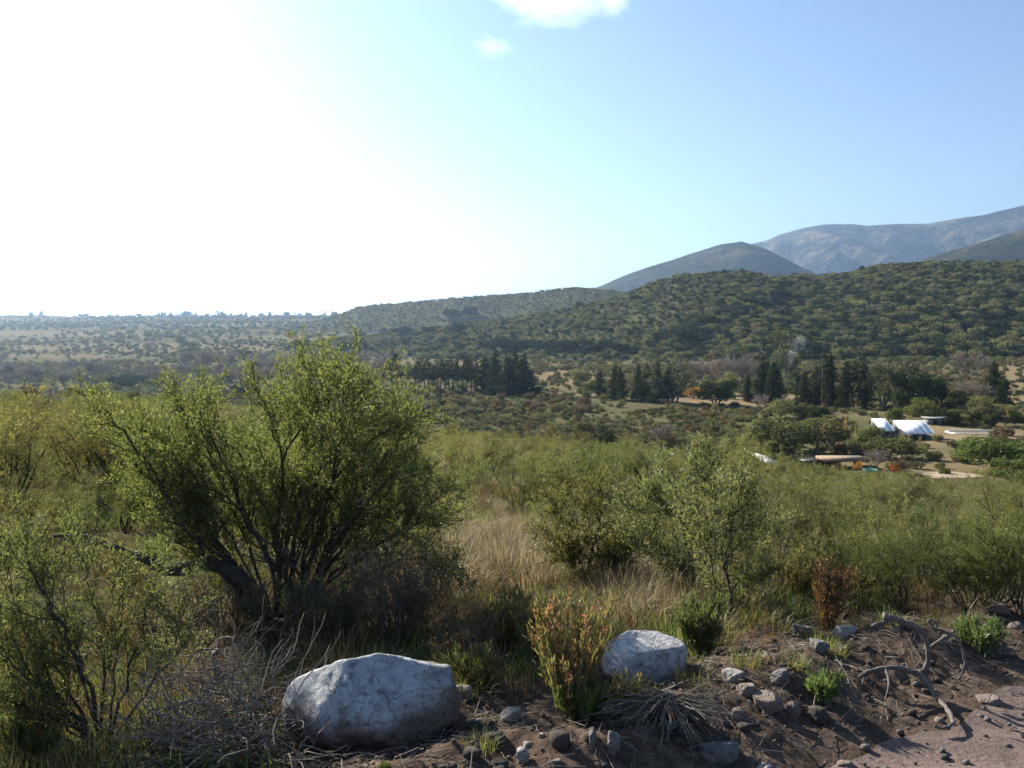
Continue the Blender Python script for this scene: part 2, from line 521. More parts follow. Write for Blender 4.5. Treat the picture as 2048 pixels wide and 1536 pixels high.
# ------------------------------------------------------------------ plant materials
L_THORN = mat_leaf('thorn_leaf', [(.09, .106, .03), (.135, .143, .044), (.18, .18, .062), (.22, .21, .09)], .58)
L_THORN_DARK = mat_leaf('thorn_leaf_dark', [(.06, .085, .022), (.09, .115, .032), (.12, .145, .045)], .5)
L_CORNER = mat_leaf('corner_leaf', [(.08, .11, .036), (.11, .14, .05), (.15, .175, .068)], .52)
L_PALE = mat_leaf('pale_leaf', [(.11, .12, .045), (.15, .155, .065), (.20, .19, .09)], .52)
L_BRIGHT = mat_leaf('bright_leaf', [(.08, .125, .03), (.115, .16, .045), (.15, .185, .06)], .5)
L_BROWN = mat_leaf('brown_leaf', [(.10, .07, .04), (.15, .10, .055), (.20, .14, .08)], .4)
L_RED = mat_leaf('reddish_seed', [(.22, .10, .055), (.28, .14, .08), (.24, .18, .09)], .5)
L_STRAW = mat_leaf('straw', [(.19, .155, .09), (.255, .21, .125), (.32, .265, .17), (.20, .19, .085)], .5, tint=(1.05, 1.0, .85), objvar=.25)
L_HERB = mat_leaf('herb', [(.10, .13, .035), (.15, .17, .05), (.20, .20, .08), (.26, .20, .10)], .5)
L_OLIVE = mat_leaf('olive_crown', [(.115, .118, .047), (.16, .16, .068), (.205, .195, .09)], .35, gloss=.0, objvar=.4)
L_DGREEN = mat_leaf('dark_crown', [(.024, .036, .015), (.036, .052, .02), (.052, .07, .028)], .25, gloss=.0, objvar=.2)
L_PINE = mat_leaf('pine_crown', [(.026, .034, .016), (.04, .05, .023), (.06, .07, .033)], .22, gloss=0, objvar=.2)
L_EUCA = mat_leaf('eucalyptus_crown', [(.045, .055, .03), (.07, .082, .045), (.11, .12, .07)], .35, gloss=0, objvar=.2)
L_YELLOW = mat_leaf('yellow_crown', [(.28, .21, .05), (.34, .26, .07), (.24, .21, .06)], .45, gloss=0, objvar=.2)
L_ORANGE = mat_leaf('orange_crown', [(.30, .13, .03), (.38, .19, .05), (.26, .15, .05)], .45, gloss=0)
L_FRESH = mat_leaf('fresh_crown', [(.08, .105, .03), (.11, .135, .042), (.14, .16, .055)], .35, gloss=0, objvar=.2)
L_GREYTWIG = mat_leaf('grey_twigs', [(.20, .165, .15), (.27, .225, .205), (.34, .28, .255)], .1, gloss=0, objvar=.15)
L_REDTWIG = mat_leaf('brown_twigs', [(.13, .085, .055), (.17, .12, .075), (.20, .15, .08)], .2, gloss=0, objvar=.15)
L_GREYBUSH = mat_leaf('grey_green_bush', [(.095, .104, .05), (.13, .137, .07), (.175, .175, .095)], .3, gloss=0, objvar=.4)
BARK = mat_rough('bark', [(.3, (.035, .027, .021)), (.55, (.075, .06, .047)), (.75, (.13, .11, .09))], 14, .95, .6, 40)
BARK_GREY = mat_rough('grey_wood', [(.3, (.10, .085, .072)), (.55, (.20, .175, .15)), (.75, (.32, .29, .26))], 12, .9, .6, 36)
ROOT_WOOD = mat_rough('root_wood', [(.3, (.07, .058, .05)), (.55, (.15, .128, .11)), (.75, (.25, .22, .195))], 12, .9, .8, 36)
BARK_FAR = mat_rough('far_bark', [(.3, (.05, .04, .032)), (.7, (.13, .105, .085))], 1.5, .95, 0)
TWIG_DEAD = mat_rough('dead_twig', [(.3, (.095, .075, .06)), (.55, (.19, .155, .125)), (.75, (.33, .28, .23))], 6, .85, 0)

# ------------------------------------------------------------------ growing branches and leaves
def unit(v):
    n = np.linalg.norm(v); return v / n if n > 1e-9 else np.array([0, 0, 1.])

def branch(rng, p, d, L, r, step, wig, up, taper=.35):
    """a wandering polyline: points and radii"""
    n = max(2, int(round(L / step)))
    pts = [np.array(p, float)]; d = unit(np.array(d, float)); rr = [r]
    for i in range(n):
        d = unit(d + rng.normal(0, wig, 3) + np.array([0, 0, up]))
        pts.append(pts[-1] + d * (L / n)); rr.append(r * lerp(1, taper, (i + 1) / n))
    return pts, rr

class Wood:
    def __init__(s): s.A = []; s.B = []; s.ra = []; s.rb = []; s.TA = []; s.TB = []
    def add(s, pts, rr):
        for i in range(len(pts) - 1):
            s.A.append(pts[i]); s.B.append(pts[i + 1]); s.ra.append(rr[i]); s.rb.append(rr[i + 1])
    def twig(s, pts):
        for i in range(len(pts) - 1): s.TA.append(pts[i]); s.TB.append(pts[i + 1])
    def geo(s, n=5, thin=.0045):
        g = Geo()
        ra, rb = np.array(s.ra), np.array(s.rb)
        A, B = np.array(s.A), np.array(s.B)
        big = ra > thin
        g.segs(A[big], B[big], ra[big], rb[big], n)
        g.segs(A[~big], B[~big], ra[~big], rb[~big], 3)
        return g

def ramify(rng, w, pts, rr, level, cfg):
    """children along a polyline; the last level carries the leaves"""
    Ls, num, spread, wig, up, step = cfg['L'][level], cfg['n'][level], cfg['spread'][level], cfg['wig'], cfg['up'][level], cfg['step'][level]
    P = np.array(pts); m = len(P)
    t0 = cfg['from'][level]
    for c in range(num):
        t = lerp(t0, 1.0, (c + rng.random()) / num) * (m - 1)
        i = min(int(t), m - 2); f = t - i
        p = P[i] + (P[i + 1] - P[i]) * f
        d0 = unit(P[i + 1] - P[i])
        q = unit(np.cross(d0, rng.normal(0, 1, 3)))
        d = unit(d0 * math.cos(spread) + q * math.sin(spread) + rng.normal(0, .15, 3))
        L = Ls * rng.uniform(.6, 1.25) * lerp(1.1, .75, t / (m - 1))
        r = max(rr[i] * cfg['rf'], cfg['rmin'])
        cp, cr = branch(rng, p, d, L, r, step, wig, up)
        w.add(cp, cr)
        if level + 1 < len(cfg['L']): ramify(rng, w, cp, cr, level + 1, cfg)
        else: w.twig(cp)

def leaves_on(rng, A, B, per, l, wd, off=.02, follow=.5, upb=.15, lv=.35):
    """narrow leaf blades along twig segments: 4 points each"""
    A = np.array(A); B = np.array(B)
    n = len(A) * per
    if n == 0: return np.zeros((0, 3)), np.zeros((0, 4), int)
    A = np.repeat(A, per, 0); B = np.repeat(B, per, 0)
    t = rng.random((n, 1))
    p = A + (B - A) * t
    ax = B - A; ax /= np.maximum(np.linalg.norm(ax, axis=1, keepdims=True), 1e-9)
    d = rng.normal(0, 1, (n, 3)); d /= np.linalg.norm(d, axis=1, keepdims=True)
    d = d * (1 - follow) + ax * follow + np.array([0, 0, upb]); d /= np.linalg.norm(d, axis=1, keepdims=True)
    p = p + rng.normal(0, off, (n, 3))
    s = np.cross(d, rng.normal(0, 1, (n, 3))); s /= np.maximum(np.linalg.norm(s, axis=1, keepdims=True), 1e-9)
    ll = l * rng.uniform(1 - lv, 1 + lv, (n, 1)); ww = wd * rng.uniform(.7, 1.3, (n, 1))
    V = np.stack([p, p + d * ll * .5 + s * ww * .5, p + d * ll, p + d * ll * .5 - s * ww * .5], 1).reshape(-1, 3)
    return V, np.arange(n * 4).reshape(-1, 4)

def thorn_shrub(seed, h=1.7, stems=7, spread=.55, per=11, leafl=.030, leafw=.011, n=(8, 6), twl=.24, dense=1.0, trunk=None, lean=0):
    """a many-stemmed thorny bush: returns wood geometry and leaf arrays"""
    rng = np.random.default_rng(seed)
    w = Wood()
    cfg = dict(L=[h * .34, twl], n=list(n), spread=[.75, .8], wig=.16, up=[.05, .03], step=[.09, .06], rf=.5, rmin=.0022)
    cfg['from'] = [.28, .15]
    base = np.array([0, 0, -.06])
    if trunk:
        pts, rr = branch(rng, base, (lean, 0, 1), trunk, .035 * h / 1.7, .08, .10, .1, .8)
        w.add(pts, rr); base = pts[-1]
    for k in range(stems):
        a = 2 * math.pi * (k + rng.random() * .7) / stems
        sp = spread * rng.uniform(.35, 1.25)
        d = np.array([math.cos(a) * math.sin(sp) + lean * .4, math.sin(a) * math.sin(sp), math.cos(sp)])
        b = base + np.array([math.cos(a), math.sin(a), 0]) * .05
        pts, rr = branch(rng, b, d, (h - (trunk or 0)) * rng.uniform(.8, 1.12), .022 * h / 1.7 * rng.uniform(.7, 1.2), .10, .13, .03, .25)
        w.add(pts, rr)
        ramify(rng, w, pts, rr, 0, cfg)
        w.twig(pts[len(pts) * 2 // 3:])
    V, F = leaves_on(rng, w.TA, w.TB, max(1, int(per * dense)), leafl, leafw)
    return w.geo(), (V, F)

def plant_thing(name, wood, leaf, wmat, lmat, label, cat, loc, rz=0, s=1.0, group=None, wname='branches', lname='foliage'):
    r = thing(name, label, cat, loc, rz, s, group)
    k = []
    if wood is not None: k.append(wood.build(wname, wmat, r))
    if leaf is not None: k.append(link(lname, mesh_np(lname, leaf[0], [leaf[1]], [lmat]), r))
    KIDS[r.name] = k
    return r

# ------------------------------------------------------------------ crowns of far trees: leaf clumps on the skin of many lobes
def lobe_faces(rng, lobes, size, cover, jitter=.55, droop=0.0, inner=.25):
    """lobes: (centre, radii). Small leaf-clump faces over every lobe, some inside"""
    Vs = []
    for c, r in lobes:
        c = np.array(c, float); r = np.array(r, float) if not np.isscalar(r) else np.array([r] * 3, float)
        area = 4 * math.pi * ((r[0] * r[1]) ** 1.6 / 3 + (r[0] * r[2]) ** 1.6 / 3 + (r[1] * r[2]) ** 1.6 / 3) ** (1 / 1.6)
        n = max(6, int(area * cover / (size * size * .5)))
        d = rng.normal(0, 1, (n, 3)); d /= np.linalg.norm(d, axis=1, keepdims=True)
        rad = np.where(rng.random((n, 1)) < inner, rng.uniform(.35, .9, (n, 1)), rng.uniform(.82, 1.12, (n, 1)))
        p = c + d * r * rad
        nrm = d / r; nrm /= np.linalg.norm(nrm, axis=1, keepdims=True)
        nrm = nrm + rng.normal(0, jitter, (n, 3)); nrm /= np.linalg.norm(nrm, axis=1, keepdims=True)
        u = np.cross(nrm, rng.normal(0, 1, (n, 3))); u /= np.maximum(np.linalg.norm(u, axis=1, keepdims=True), 1e-9)
        v = np.cross(nrm, u)
        s1 = size * rng.uniform(.6, 1.25, (n, 1)); s2 = s1 * rng.uniform(.4, .8, (n, 1))
        q = np.stack([p - u * s1 * .5, p + v * s2 * .5, p + u * s1 * .5 - np.array([0, 0, droop]) * s1, p - v * s2 * .5], 1)
        Vs.append(q.reshape(-1, 3))
    V = np.concatenate(Vs)
    return V, np.arange(len(V)).reshape(-1, 4)

def round_tree(seed, h=6, w=6, size=.55, cover=1.0, lobes=9, trunk=.1, flat=.75):
    rng = np.random.default_rng(seed)
    L = [((0, 0, h * (.44 + trunk * .3)), (w * .34, w * .34, h * .36 * flat * 1.2))]
    for k in range(lobes):
        a = 2 * math.pi * k / lobes + rng.random()
        q = rng.uniform(.15, .95); rr = w * .5 * math.sqrt(1 - (q * .85) ** 2) * .72
        z = h * lerp(trunk * .5 + .14, .84, q)
        r = w * rng.uniform(.14, .24)
        L.append(((math.cos(a) * rr, math.sin(a) * rr, z), (r, r, r * flat)))
    V, F = lobe_faces(rng, L, size, cover)
    g = Geo()
    for k in range(3):
        a = rng.random() * 6.28; 
        pts, rr = branch(rng, (rng.normal(0, .03 * w), rng.normal(0, .03 * w), -.3), (math.cos(a) * .35, math.sin(a) * .35, 1), h * .5, h * .022, h * .1, .1, .05, .4)
        g.tube(pts, rr, 5)
    return g, (V, F)

def conifer(seed, h=13, w=4.5, size=.5, trunk=.08, cover=1.0, tip=1.5, top=.02, ragged=.25):
    rng = np.random.default_rng(seed)
    L = []
    n = int(h * 1.5)
    for k in range(n):
        q = (k + rng.random()) / n
        rad = w * .5 * max(top, (1 - q) ** (1 / tip)) * min(1, .55 + q * 4)
        z = h * lerp(trunk, 1, q)
        for j in range(3 if rad > .7 else 1):
            a = rng.random() * 6.28; o = rad * rng.uniform(.25, .75) if rad > .7 else 0
            r = max(rad * rng.uniform(.42, .62) * (1 + ragged * rng.normal()), .2)
            L.append(((math.cos(a) * o, math.sin(a) * o, z), (r, r, h / n * rng.uniform(1.0, 1.9))))
    V, F = lobe_faces(rng, L, size, cover * .5, jitter=.5, droop=.35)
    V[:, 2] = np.minimum(V[:, 2], h * 1.01)
    g = Geo()
    pts, rr = branch(rng, (0, 0, -.4), (0, 0, 1), h * .95, h * .018 + .05, h * .12, .025, .05, .2)
    g.tube(pts, rr, 6)
    return g, (V, F)

def pine_row_tree(seed, h=13, w=3, size=.45):
    rng = np.random.default_rng(seed)
    g = Geo(); L = []
    pts, rr = branch(rng, (0, 0, -.4), (0, 0, 1), h * .97, .16, 1.2, .03, .05, .3)
    g.tube(pts, rr, 6)
    for k in range(22):
        q = .36 + .64 * (k + rng.random()) / 22
        rad = w * .5 * (1.1 - .75 * max(0, (q - .55) / .45)) * rng.uniform(.5, 1.1)
        a = rng.random() * 6.28
        c = (math.cos(a) * rad * .6, math.sin(a) * rad * .6, h * q)
        L.append((c, (rad * .5 + .15, rad * .5 + .15, .45 + .3 * rng.random())))
        g.tube([(0, 0, h * q - .4), c], [.05, .02], 4)
    V, F = lobe_faces(rng, L, size, .75, jitter=.6, droop=.3)
    return g, (V, F)

def eucalyptus(seed, h=16, w=9, size=.5, cover=.62, lobes=26):
    rng = np.random.default_rng(seed)
    g = Geo(); L = []
    for s in range(3):
        a = 2.1 * s + rng.random()
        pts, rr = branch(rng, (rng.normal(0, .3), rng.normal(0, .3), -.4), (math.cos(a) * .22, math.sin(a) * .22, 1), h * .8, .26, 1.3, .08, .05, .25)
        g.tube(pts, rr, 6)
        for k in range(lobes // 3):
            i = rng.integers(len(pts) // 3, len(pts))
            d = unit(rng.normal(0, 1, 3) + np.array([0, 0, .5]))
            e = np.array(pts[i]) + d * w * rng.uniform(.12, .36)
            g.tube([pts[i], (np.array(pts[i]) + e) / 2 + [0, 0, .2], e], [.09, .06, .03], 4)
            r = w * rng.uniform(.08, .15)
            L.append((e, (r, r, r * rng.uniform(.8, 1.3))))
    V, F = lobe_faces(rng, L, size, cover, jitter=.8, droop=.5)
    return g, (V, F)

def bare_tree(seed, h=7, w=6, fine=.018, twn=9):
    """leafless: limbs and a haze of twigs"""
    rng = np.random.default_rng(seed)
    w_ = Wood(); tw = Wood()
    cfg = dict(L=[h * .42, h * .22], n=[6, 6], spread=[.5, .5], wig=.13, up=[.10, .08], step=[h * .08, h * .07], rf=.5, rmin=.03)
    cfg['from'] = [.3, .2]
    for k in range(5):
        a = 2 * math.pi * k / 5 + rng.random(); sp = .5 * w / h * rng.uniform(.3, 1.15)
        pts, rr = branch(rng, (0, 0, -.3), (math.cos(a) * sp, math.sin(a) * sp, 1), h * .72, h * .013, h * .09, .09, .05, .35)
        w_.add(pts, rr); ramify(rng, w_, pts, rr, 0, cfg)
    V, F = leaves_on(rng, w_.TA, w_.TB, twn, h * .13, fine * 2.6, off=h * .008, follow=.62, upb=.25)
    return w_.geo(4, .02), (V, F)

def bush(seed, h=1.6, w=2.2, size=.2, cover=1.0, lobes=7):
    rng = np.random.default_rng(seed)
    L = [((0, 0, h * .42), (w * .33, w * .33, h * .4))]
    for k in range(lobes):
        a = 2 * math.pi * k / lobes + rng.random(); q = rng.random()
        r = w * rng.uniform(.13, .22)
        L.append(((math.cos(a) * w * .3 * rng.uniform(.6, 1.1), math.sin(a) * w * .3 * rng.uniform(.6, 1.1), h * lerp(.25, .8, q)), (r, r, r * .85)))
    return lobe_faces(rng, L, size, cover, jitter=.7)

# ------------------------------------------------------------------ stuff: many plants as one object
def scatter(name, label, protos, P, S, RZ=None, seed=0):
    """instances of the protos' shapes on the points P"""
    rng = np.random.default_rng(seed)
    n = len(P)
    me = bpy.data.meshes.new(name)
    me.vertices.add(n); me.vertices.foreach_set('co', np.asarray(P, np.float32).ravel())
    S = np.asarray(S, np.float32)
    if S.ndim == 1: S = np.repeat(S[:, None], 3, 1)
    a = me.attributes.new('size', 'FLOAT_VECTOR', 'POINT'); a.data.foreach_set('vector', S.ravel())
    R = np.zeros((n, 3), np.float32); R[:, 2] = rng.random(n) * 6.283 if RZ is None else RZ
    R[:, 0] = rng.normal(0, .06, n); R[:, 1] = rng.normal(0, .06, n)
    a = me.attributes.new('turn', 'FLOAT_VECTOR', 'POINT'); a.data.foreach_set('vector', R.ravel())
    a = me.attributes.new('pick', 'INT', 'POINT'); a.data.foreach_set('value', rng.integers(0, len(protos), n).astype(np.int32))
    o = link(name, me)
    ng = bpy.data.node_groups.new(name, 'GeometryNodeTree')
    ng.interface.new_socket('Geometry', in_out='INPUT', socket_type='NodeSocketGeometry')
    ng.interface.new_socket('Geometry', in_out='OUTPUT', socket_type='NodeSocketGeometry')
    gi = ng.nodes.new('NodeGroupInput'); go = ng.nodes.new('NodeGroupOutput')
    ip = ng.nodes.new('GeometryNodeInstanceOnPoints')
    jn = ng.nodes.new('GeometryNodeJoinGeometry')
    for p in protos:
        oi = ng.nodes.new('GeometryNodeObjectInfo'); oi.transform_space = 'ORIGINAL'
        oi.inputs['Object'].default_value = p; oi.inputs['As Instance'].default_value = True
        ng.links.new(oi.outputs['Geometry'], jn.inputs[0])
    def attr(nm, t):
        q = ng.nodes.new('GeometryNodeInputNamedAttribute'); q.data_type = t; q.inputs['Name'].default_value = nm
        return q.outputs[0]
    ng.links.new(gi.outputs[0], ip.inputs['Points'])
    ng.links.new(jn.outputs[0], ip.inputs['Instance'])
    ip.inputs['Pick Instance'].default_value = True
    ng.links.new(attr('pick', 'INT'), ip.inputs['Instance Index'])
    ng.links.new(attr('turn', 'FLOAT_VECTOR'), ip.inputs['Rotation'])
    ng.links.new(attr('size', 'FLOAT_VECTOR'), ip.inputs['Scale'])
    ng.links.new(ip.outputs[0], go.inputs[0])
    o.modifiers.new('plants', 'NODES').node_group = ng
    return tag(o, label, kind='stuff')
# ------------------------------------------------------------------ far vegetation
def mesh_thing(name, mesh, label, cat, loc, rz=0, s=1.0, group=None):
    o = link(name, mesh)
    o.location = loc; o.rotation_euler = (0, 0, rz); o.scale = (s,) * 3 if np.isscalar(s) else s
    return tag(o, label, cat, group)

def crown_mesh(name, wood, leaf, wmat, lmat):
    """wood and leaves in one mesh, for trees too far off to show their parts"""
    V, F = leaf
    Vs = [V]; Fs = [F]; n = len(V); mi = [np.zeros(len(F), int)]
    if wood is not None:
        wv = np.concatenate(wood.V)
        for f in wood.F.values():
            f = np.concatenate(f); Fs.append(f + n); mi.append(np.ones(len(f), int))
        Vs.append(wv)
    return mesh_np(name, np.concatenate(Vs), Fs, [lmat] + ([wmat] if wood is not None else []), np.concatenate(mi))

def jgrid(x0, x1, y0, y1, sp, seed):
    rng = np.random.default_rng(seed)
    X, Y = np.meshgrid(np.arange(x0, x1, sp), np.arange(y0, y1, sp), indexing='ij')
    X = X.ravel() + rng.uniform(-.48, .48, X.size) * sp; Y = Y.ravel() + rng.uniform(-.48, .48, Y.size) * sp
    return X, Y, rng

def in_view(x, y, m=1.0): return (y > 1) & (np.abs(x / np.maximum(y, 1)) < .5206 * m + .01)
def to_px(x, y, z):
    return W0 / 2 + FPX * x / y, HORIZON - FPX * (z - CAMZ) / y      # close enough for choosing places

def spread(name, groupname, cat, protos, mass_name, mass_label, x, y, z, s, rng, label, n_ind=290):
    """the largest-looking n_ind as things of their own, the rest as one mass"""
    key = s / np.hypot(x, y)
    order = np.argsort(-key)
    ind, rest = order[:n_ind], order[n_ind:]
    first = []
    for k, i in enumerate(ind):
        me = protos[k % len(protos)]
        lab = label(x[i], y[i], z[i]) if callable(label) else label
        sca = (s[i] * rng.uniform(.9, 1.15), s[i] * rng.uniform(.9, 1.15), s[i] * rng.uniform(.85, 1.1))
        root = thing(name, lab, cat, (x[i], y[i], z[i]), rng.random() * 6.28, sca, lab if callable(label) else groupname)
        o = link('crown' if 'tree' in name else 'foliage', me, root)
        if len(first) < len(protos): first.append(o)
    if len(rest):
        S = np.stack([s[rest] * rng.uniform(.85, 1.2, len(rest)), s[rest] * rng.uniform(.85, 1.2, len(rest)), s[rest] * rng.uniform(.8, 1.1, len(rest))], 1)
        scatter(mass_name, mass_label, first, np.stack([x[rest], y[rest], z[rest]], 1), S, seed=5)

# hillside trees: protos one metre wide and high, scaled
def norm_round(seed, **kw):
    w, l = round_tree(seed, h=.9, w=1.0, trunk=.02, **kw)
    return l
hill_protos = [mesh_np('hillside_tree', *(lambda q: (q[0], [q[1]]))(norm_round(100 + i, size=.12, cover=.95, lobes=8 + i % 3, flat=.85)), [L_OLIVE if i % 5 else L_DGREEN]) for i in range(6)]

def hill_label(x, y, z):
    px, py = to_px(x, y, z)
    hgt = 'on the crest' if py < 560 else 'on the upper slope' if py < 610 else 'on the middle slope' if py < 655 else 'at the foot'
    if px < 1230: return f'small round tree {hgt} of the long left spur of the wooded hill'
    where = 'above the cone-shaped tree row' if px < 1380 else 'above the bare purple-grey trees' if px < 1540 else 'above the tall pines' if px < 1730 else 'above the white-roofed house' if px < 1880 else 'near the right edge'
    return f'round olive-green tree {hgt} of the wooded hill {where}'
def bush_label(x, y, z):
    px, py = to_px(x, y, z)
    if px < 560: w = 'left of the tall thorn bush'
    elif px < 960: w = 'before the pine row'
    elif px < 1180: w = 'below the dense cypress clump'
    elif px < 1360: w = 'below the cone-shaped tree row'
    elif px < 1540: w = 'below the wide dark tree'
    elif px < 1740: w = 'left of the white-roofed house'
    else: w = 'round the dry yard'
    return f'low grey-green bush on the valley floor {w}' + (', near the slope' if y < 230 else ', farther out')
x, y, rng = jgrid(-330, 640, 480, 960, 4.9, 3)
zh = hill_near(x, y); zg = H(x, y)
px, py = to_px(x, y, zh)
keep = (zh > zg + .3) & in_view(x, y, 1.04) & (y < 940)
gd = np.full(x.shape, 1e9)
for a, b in zip(GULLY[:-1], GULLY[1:]):
    vx, vy = b[0] - a[0], b[1] - a[1]
    t = np.clip(((px - a[0]) * vx + (py - a[1]) * vy) / (vx * vx + vy * vy), 0, 1)
    gd = np.minimum(gd, np.hypot(px - a[0] - t * vx, py - a[1] - t * vy))
big = sstep(1330, 1750, px + (py - 600) * 1.4) * sstep(520, 620, py)
nz = fbm(x / 60, y / 60, seed=101, octaves=3)
size = 2.7 + 5.8 * big + 1.1 * nz + 3.4 * np.exp(-(gd / 16) ** 2) + rng.exponential(.8, x.size)
size = np.clip(size, 1.7, 14)
prob = np.clip(.92 + .35 * nz + .3 * np.exp(-(gd / 18) ** 2) - .42 * big, .1, 1)
keep &= rng.random(x.size) < prob
x, y, zh, size = x[keep], y[keep], zh[keep], size[keep]
spread('hillside_tree', 'round trees covering the wooded hill', 'tree', hill_protos, 'hillside_forest', 'round olive trees massed over the wooded hill', x, y, zh - .15 * size, size, rng, hill_label)

# scrub on the lower hill and on the plain
bush_protos = []
for i, m in enumerate([L_GREYBUSH, L_OLIVE, L_GREYBUSH, L_OLIVE, L_REDTWIG, L_GREYBUSH]):
    V, F = bush(200 + i, h=.62, w=1.0, size=.10, cover=1.05)
    bush_protos.append(mesh_np('valley_bush', V, [F], [m]))
xs, ys, zs, ss = [], [], [], []
x, y, rng = jgrid(-480, 520, 980, 1560, 8.0, 8)
z = hill_mid(x, y); ok = (z > H(x, y) + .3) & in_view(x, y) & (rng.random(x.size) < .75 + .4 * fbm(x / 80, y / 80, seed=111))
xs.append(x[ok]); ys.append(y[ok]); zs.append(z[ok]); ss.append(rng.uniform(2.6, 6.2, ok.sum()))
for y0, y1, sp, smin, smax in [(100, 270, 2.8, 1.5, 3.0), (270, 520, 4.2, 1.8, 4.2), (520, 900, 7, 2.2, 5), (900, 2300, 14, 2.8, 7.5)]:
    x, y, rng = jgrid(-y1 * .56, y1 * .56, y0, y1, sp, 10 + y0)
    d = np.hypot(x, y); a = np.arctan2(x, y)
    z = H(x, y)
    up = np.maximum(hill_near(x, y), hill_mid(x, y)) > z + .3
    n1 = fbm(x / (sp * 9), y / (sp * 16), seed=120 + y0, octaves=3)
    dry = soil_masks(x, y)
    yard = (a > math.radians(15)) & (d > 140) & (d < 260)
    pr = np.clip((.80 if y0 < 520 else .62 if y0 < 900 else .46) + .9 * n1, .08, 1) * (1 - .93 * dry) * np.where(yard, .5, 1)
    lim = np.interp(a, AK, [150, 140, 115, 75, 70, 62, 58])
    ok = in_view(x, y, 1.18) & ~up & (d > lim) & (rng.random(x.size) < pr)
    xs.append(x[ok]); ys.append(y[ok]); zs.append(z[ok]); ss.append(rng.uniform(smin, smax, ok.sum()) * (1 + .4 * n1[ok]))
x, y, z, s = [np.concatenate(q) for q in (xs, ys, zs, ss)]
spread('valley_bush', 'low bushes dotting the valley floor', 'bush', bush_protos, 'valley_scrub', 'low grey-green bushes scattered over the valley and plain', x, y, z - .04 * s, s, rng, bush_label)

# ------------------------------------------------------------------ single trees of the valley
ORD = ['first', 'second', 'third', 'fourth', 'fifth', 'sixth', 'seventh', 'eighth', 'ninth', 'tenth', 'eleventh', 'twelfth', 'thirteenth', 'fourteenth', 'fifteenth', 'sixteenth', 'seventeenth', 'eighteenth', 'nineteenth', 'twentieth', 'twenty-first', 'twenty-second', 'twenty-third', 'twenty-fourth']
PROTO = {}
def kind_mesh(kind, v):
    """unit-height prototypes (height 1, width 1): (wood mesh, crown mesh)"""
    if (kind, v) in PROTO: return PROTO[kind, v]
    sd = 300 + v * 13 + len(kind)
    if kind == 'round': w, l = round_tree(sd, 6, 6, .36, 1.1, 11); wm, lm, hh, ww = BARK_FAR, L_OLIVE, 5.6, 6
    elif kind == 'dark': w, l = round_tree(sd, 6, 6, .36, 1.2, 11); wm, lm, hh, ww = BARK_FAR, L_DGREEN, 5.6, 6
    elif kind == 'fresh': w, l = round_tree(sd, 6, 6, .36, 1.2, 11, trunk=.1); wm, lm, hh, ww = BARK_FAR, L_FRESH, 5.6, 6
    elif kind == 'cypress': w, l = conifer(sd, 13, 4.6, .5, .03, 1.3, 2.1); wm, lm, hh, ww = BARK_FAR, L_PINE, 13, 4.6
    elif kind == 'conifer': w, l = conifer(sd, 13, 6, .5, .06, 1.2, 1.5, ragged=.35); wm, lm, hh, ww = BARK_FAR, L_PINE, 13, 6
    elif kind == 'pine': w, l = pine_row_tree(sd); wm, lm, hh, ww = BARK_FAR, L_PINE, 13, 3
    elif kind == 'eucalyptus': w, l = eucalyptus(sd); wm, lm, hh, ww = BARK_GREY, L_EUCA, 15, 9
    elif kind == 'bare': w, l = bare_tree(sd, twn=5); wm, lm, hh, ww = BARK_FAR, L_GREYTWIG, 7.5, 6.5
    elif kind == 'brownbush': w, l = bare_tree(sd, h=4, w=6, twn=6); wm, lm, hh, ww = BARK_FAR, L_REDTWIG, 4.2, 5.5
    elif kind == 'poplar': w, l = conifer(sd, 6, 1.6, .3, .12, .55, 2.5); wm, lm, hh, ww = BARK_FAR, L_YELLOW, 6, 1.6
    elif kind == 'orange': w, l = round_tree(sd, 4, 4, .3, .8, 8); wm, lm, hh, ww = BARK_FAR, L_ORANGE, 3.7, 4
    elif kind == 'yellow': w, l = round_tree(sd, 8, 4, .4, .6, 8); wm, lm, hh, ww = BARK_FAR, L_YELLOW, 7.4, 4
    S = np.array([1 / ww, 1 / ww, 1 / hh])
    for k in range(len(w.V)): w.V[k] = w.V[k] * S
    r = (w.mesh('trunk', wm), mesh_np('crown', l[0] * S, [l[1]], [lm]))
    PROTO[kind, v] = r
    return r

TREE_NAMES = dict(round='round_tree', dark='dark_tree', fresh='green_tree', cypress='cypress_tree', conifer='conifer_tree', pine='pine_tree', eucalyptus='eucalyptus_tree', bare='bare_tree', brownbush='brown_bush', poplar='young_poplar', orange='orange_shrub', yellow='yellow_tree')
def tree(kind, px, base, top, wpx, label, group=None, v=None, cat='tree', fn=None, y=None):
    p = ground_at(px, base, fn=fn) if y is None else None
    if p is None:
        d = ray(px, base); p = Vector((d.x * y, y, float((fn or H)(np.array([d.x * y]), np.array([y]))[0])))
    hgt = (base - top) / FPX * p.y; wid = wpx / FPX * p.y
    wpx = wpx * dict(conifer=1.35, cypress=1.35, pine=1.3, eucalyptus=1.1).get(kind, 1)
    hgt = (base - top) / FPX * p.y; wid = wpx / FPX * p.y
    wm, cm = kind_mesh(kind, (int(px * 7 + base) % 4) if v is None else v)
    if group == 'same': group = label
    t = thing(TREE_NAMES[kind], label, cat, p, (px * 1.7 + base) % 6.28, (wid, wid, hgt), group)
    t.rotation_euler = (.05 * math.sin(px * 3.1), .05 * math.sin(px * 1.9 + 1), (px * 1.7 + base) % 6.28)
    link('trunk', wm, t); link('crown', cm, t)
    return t

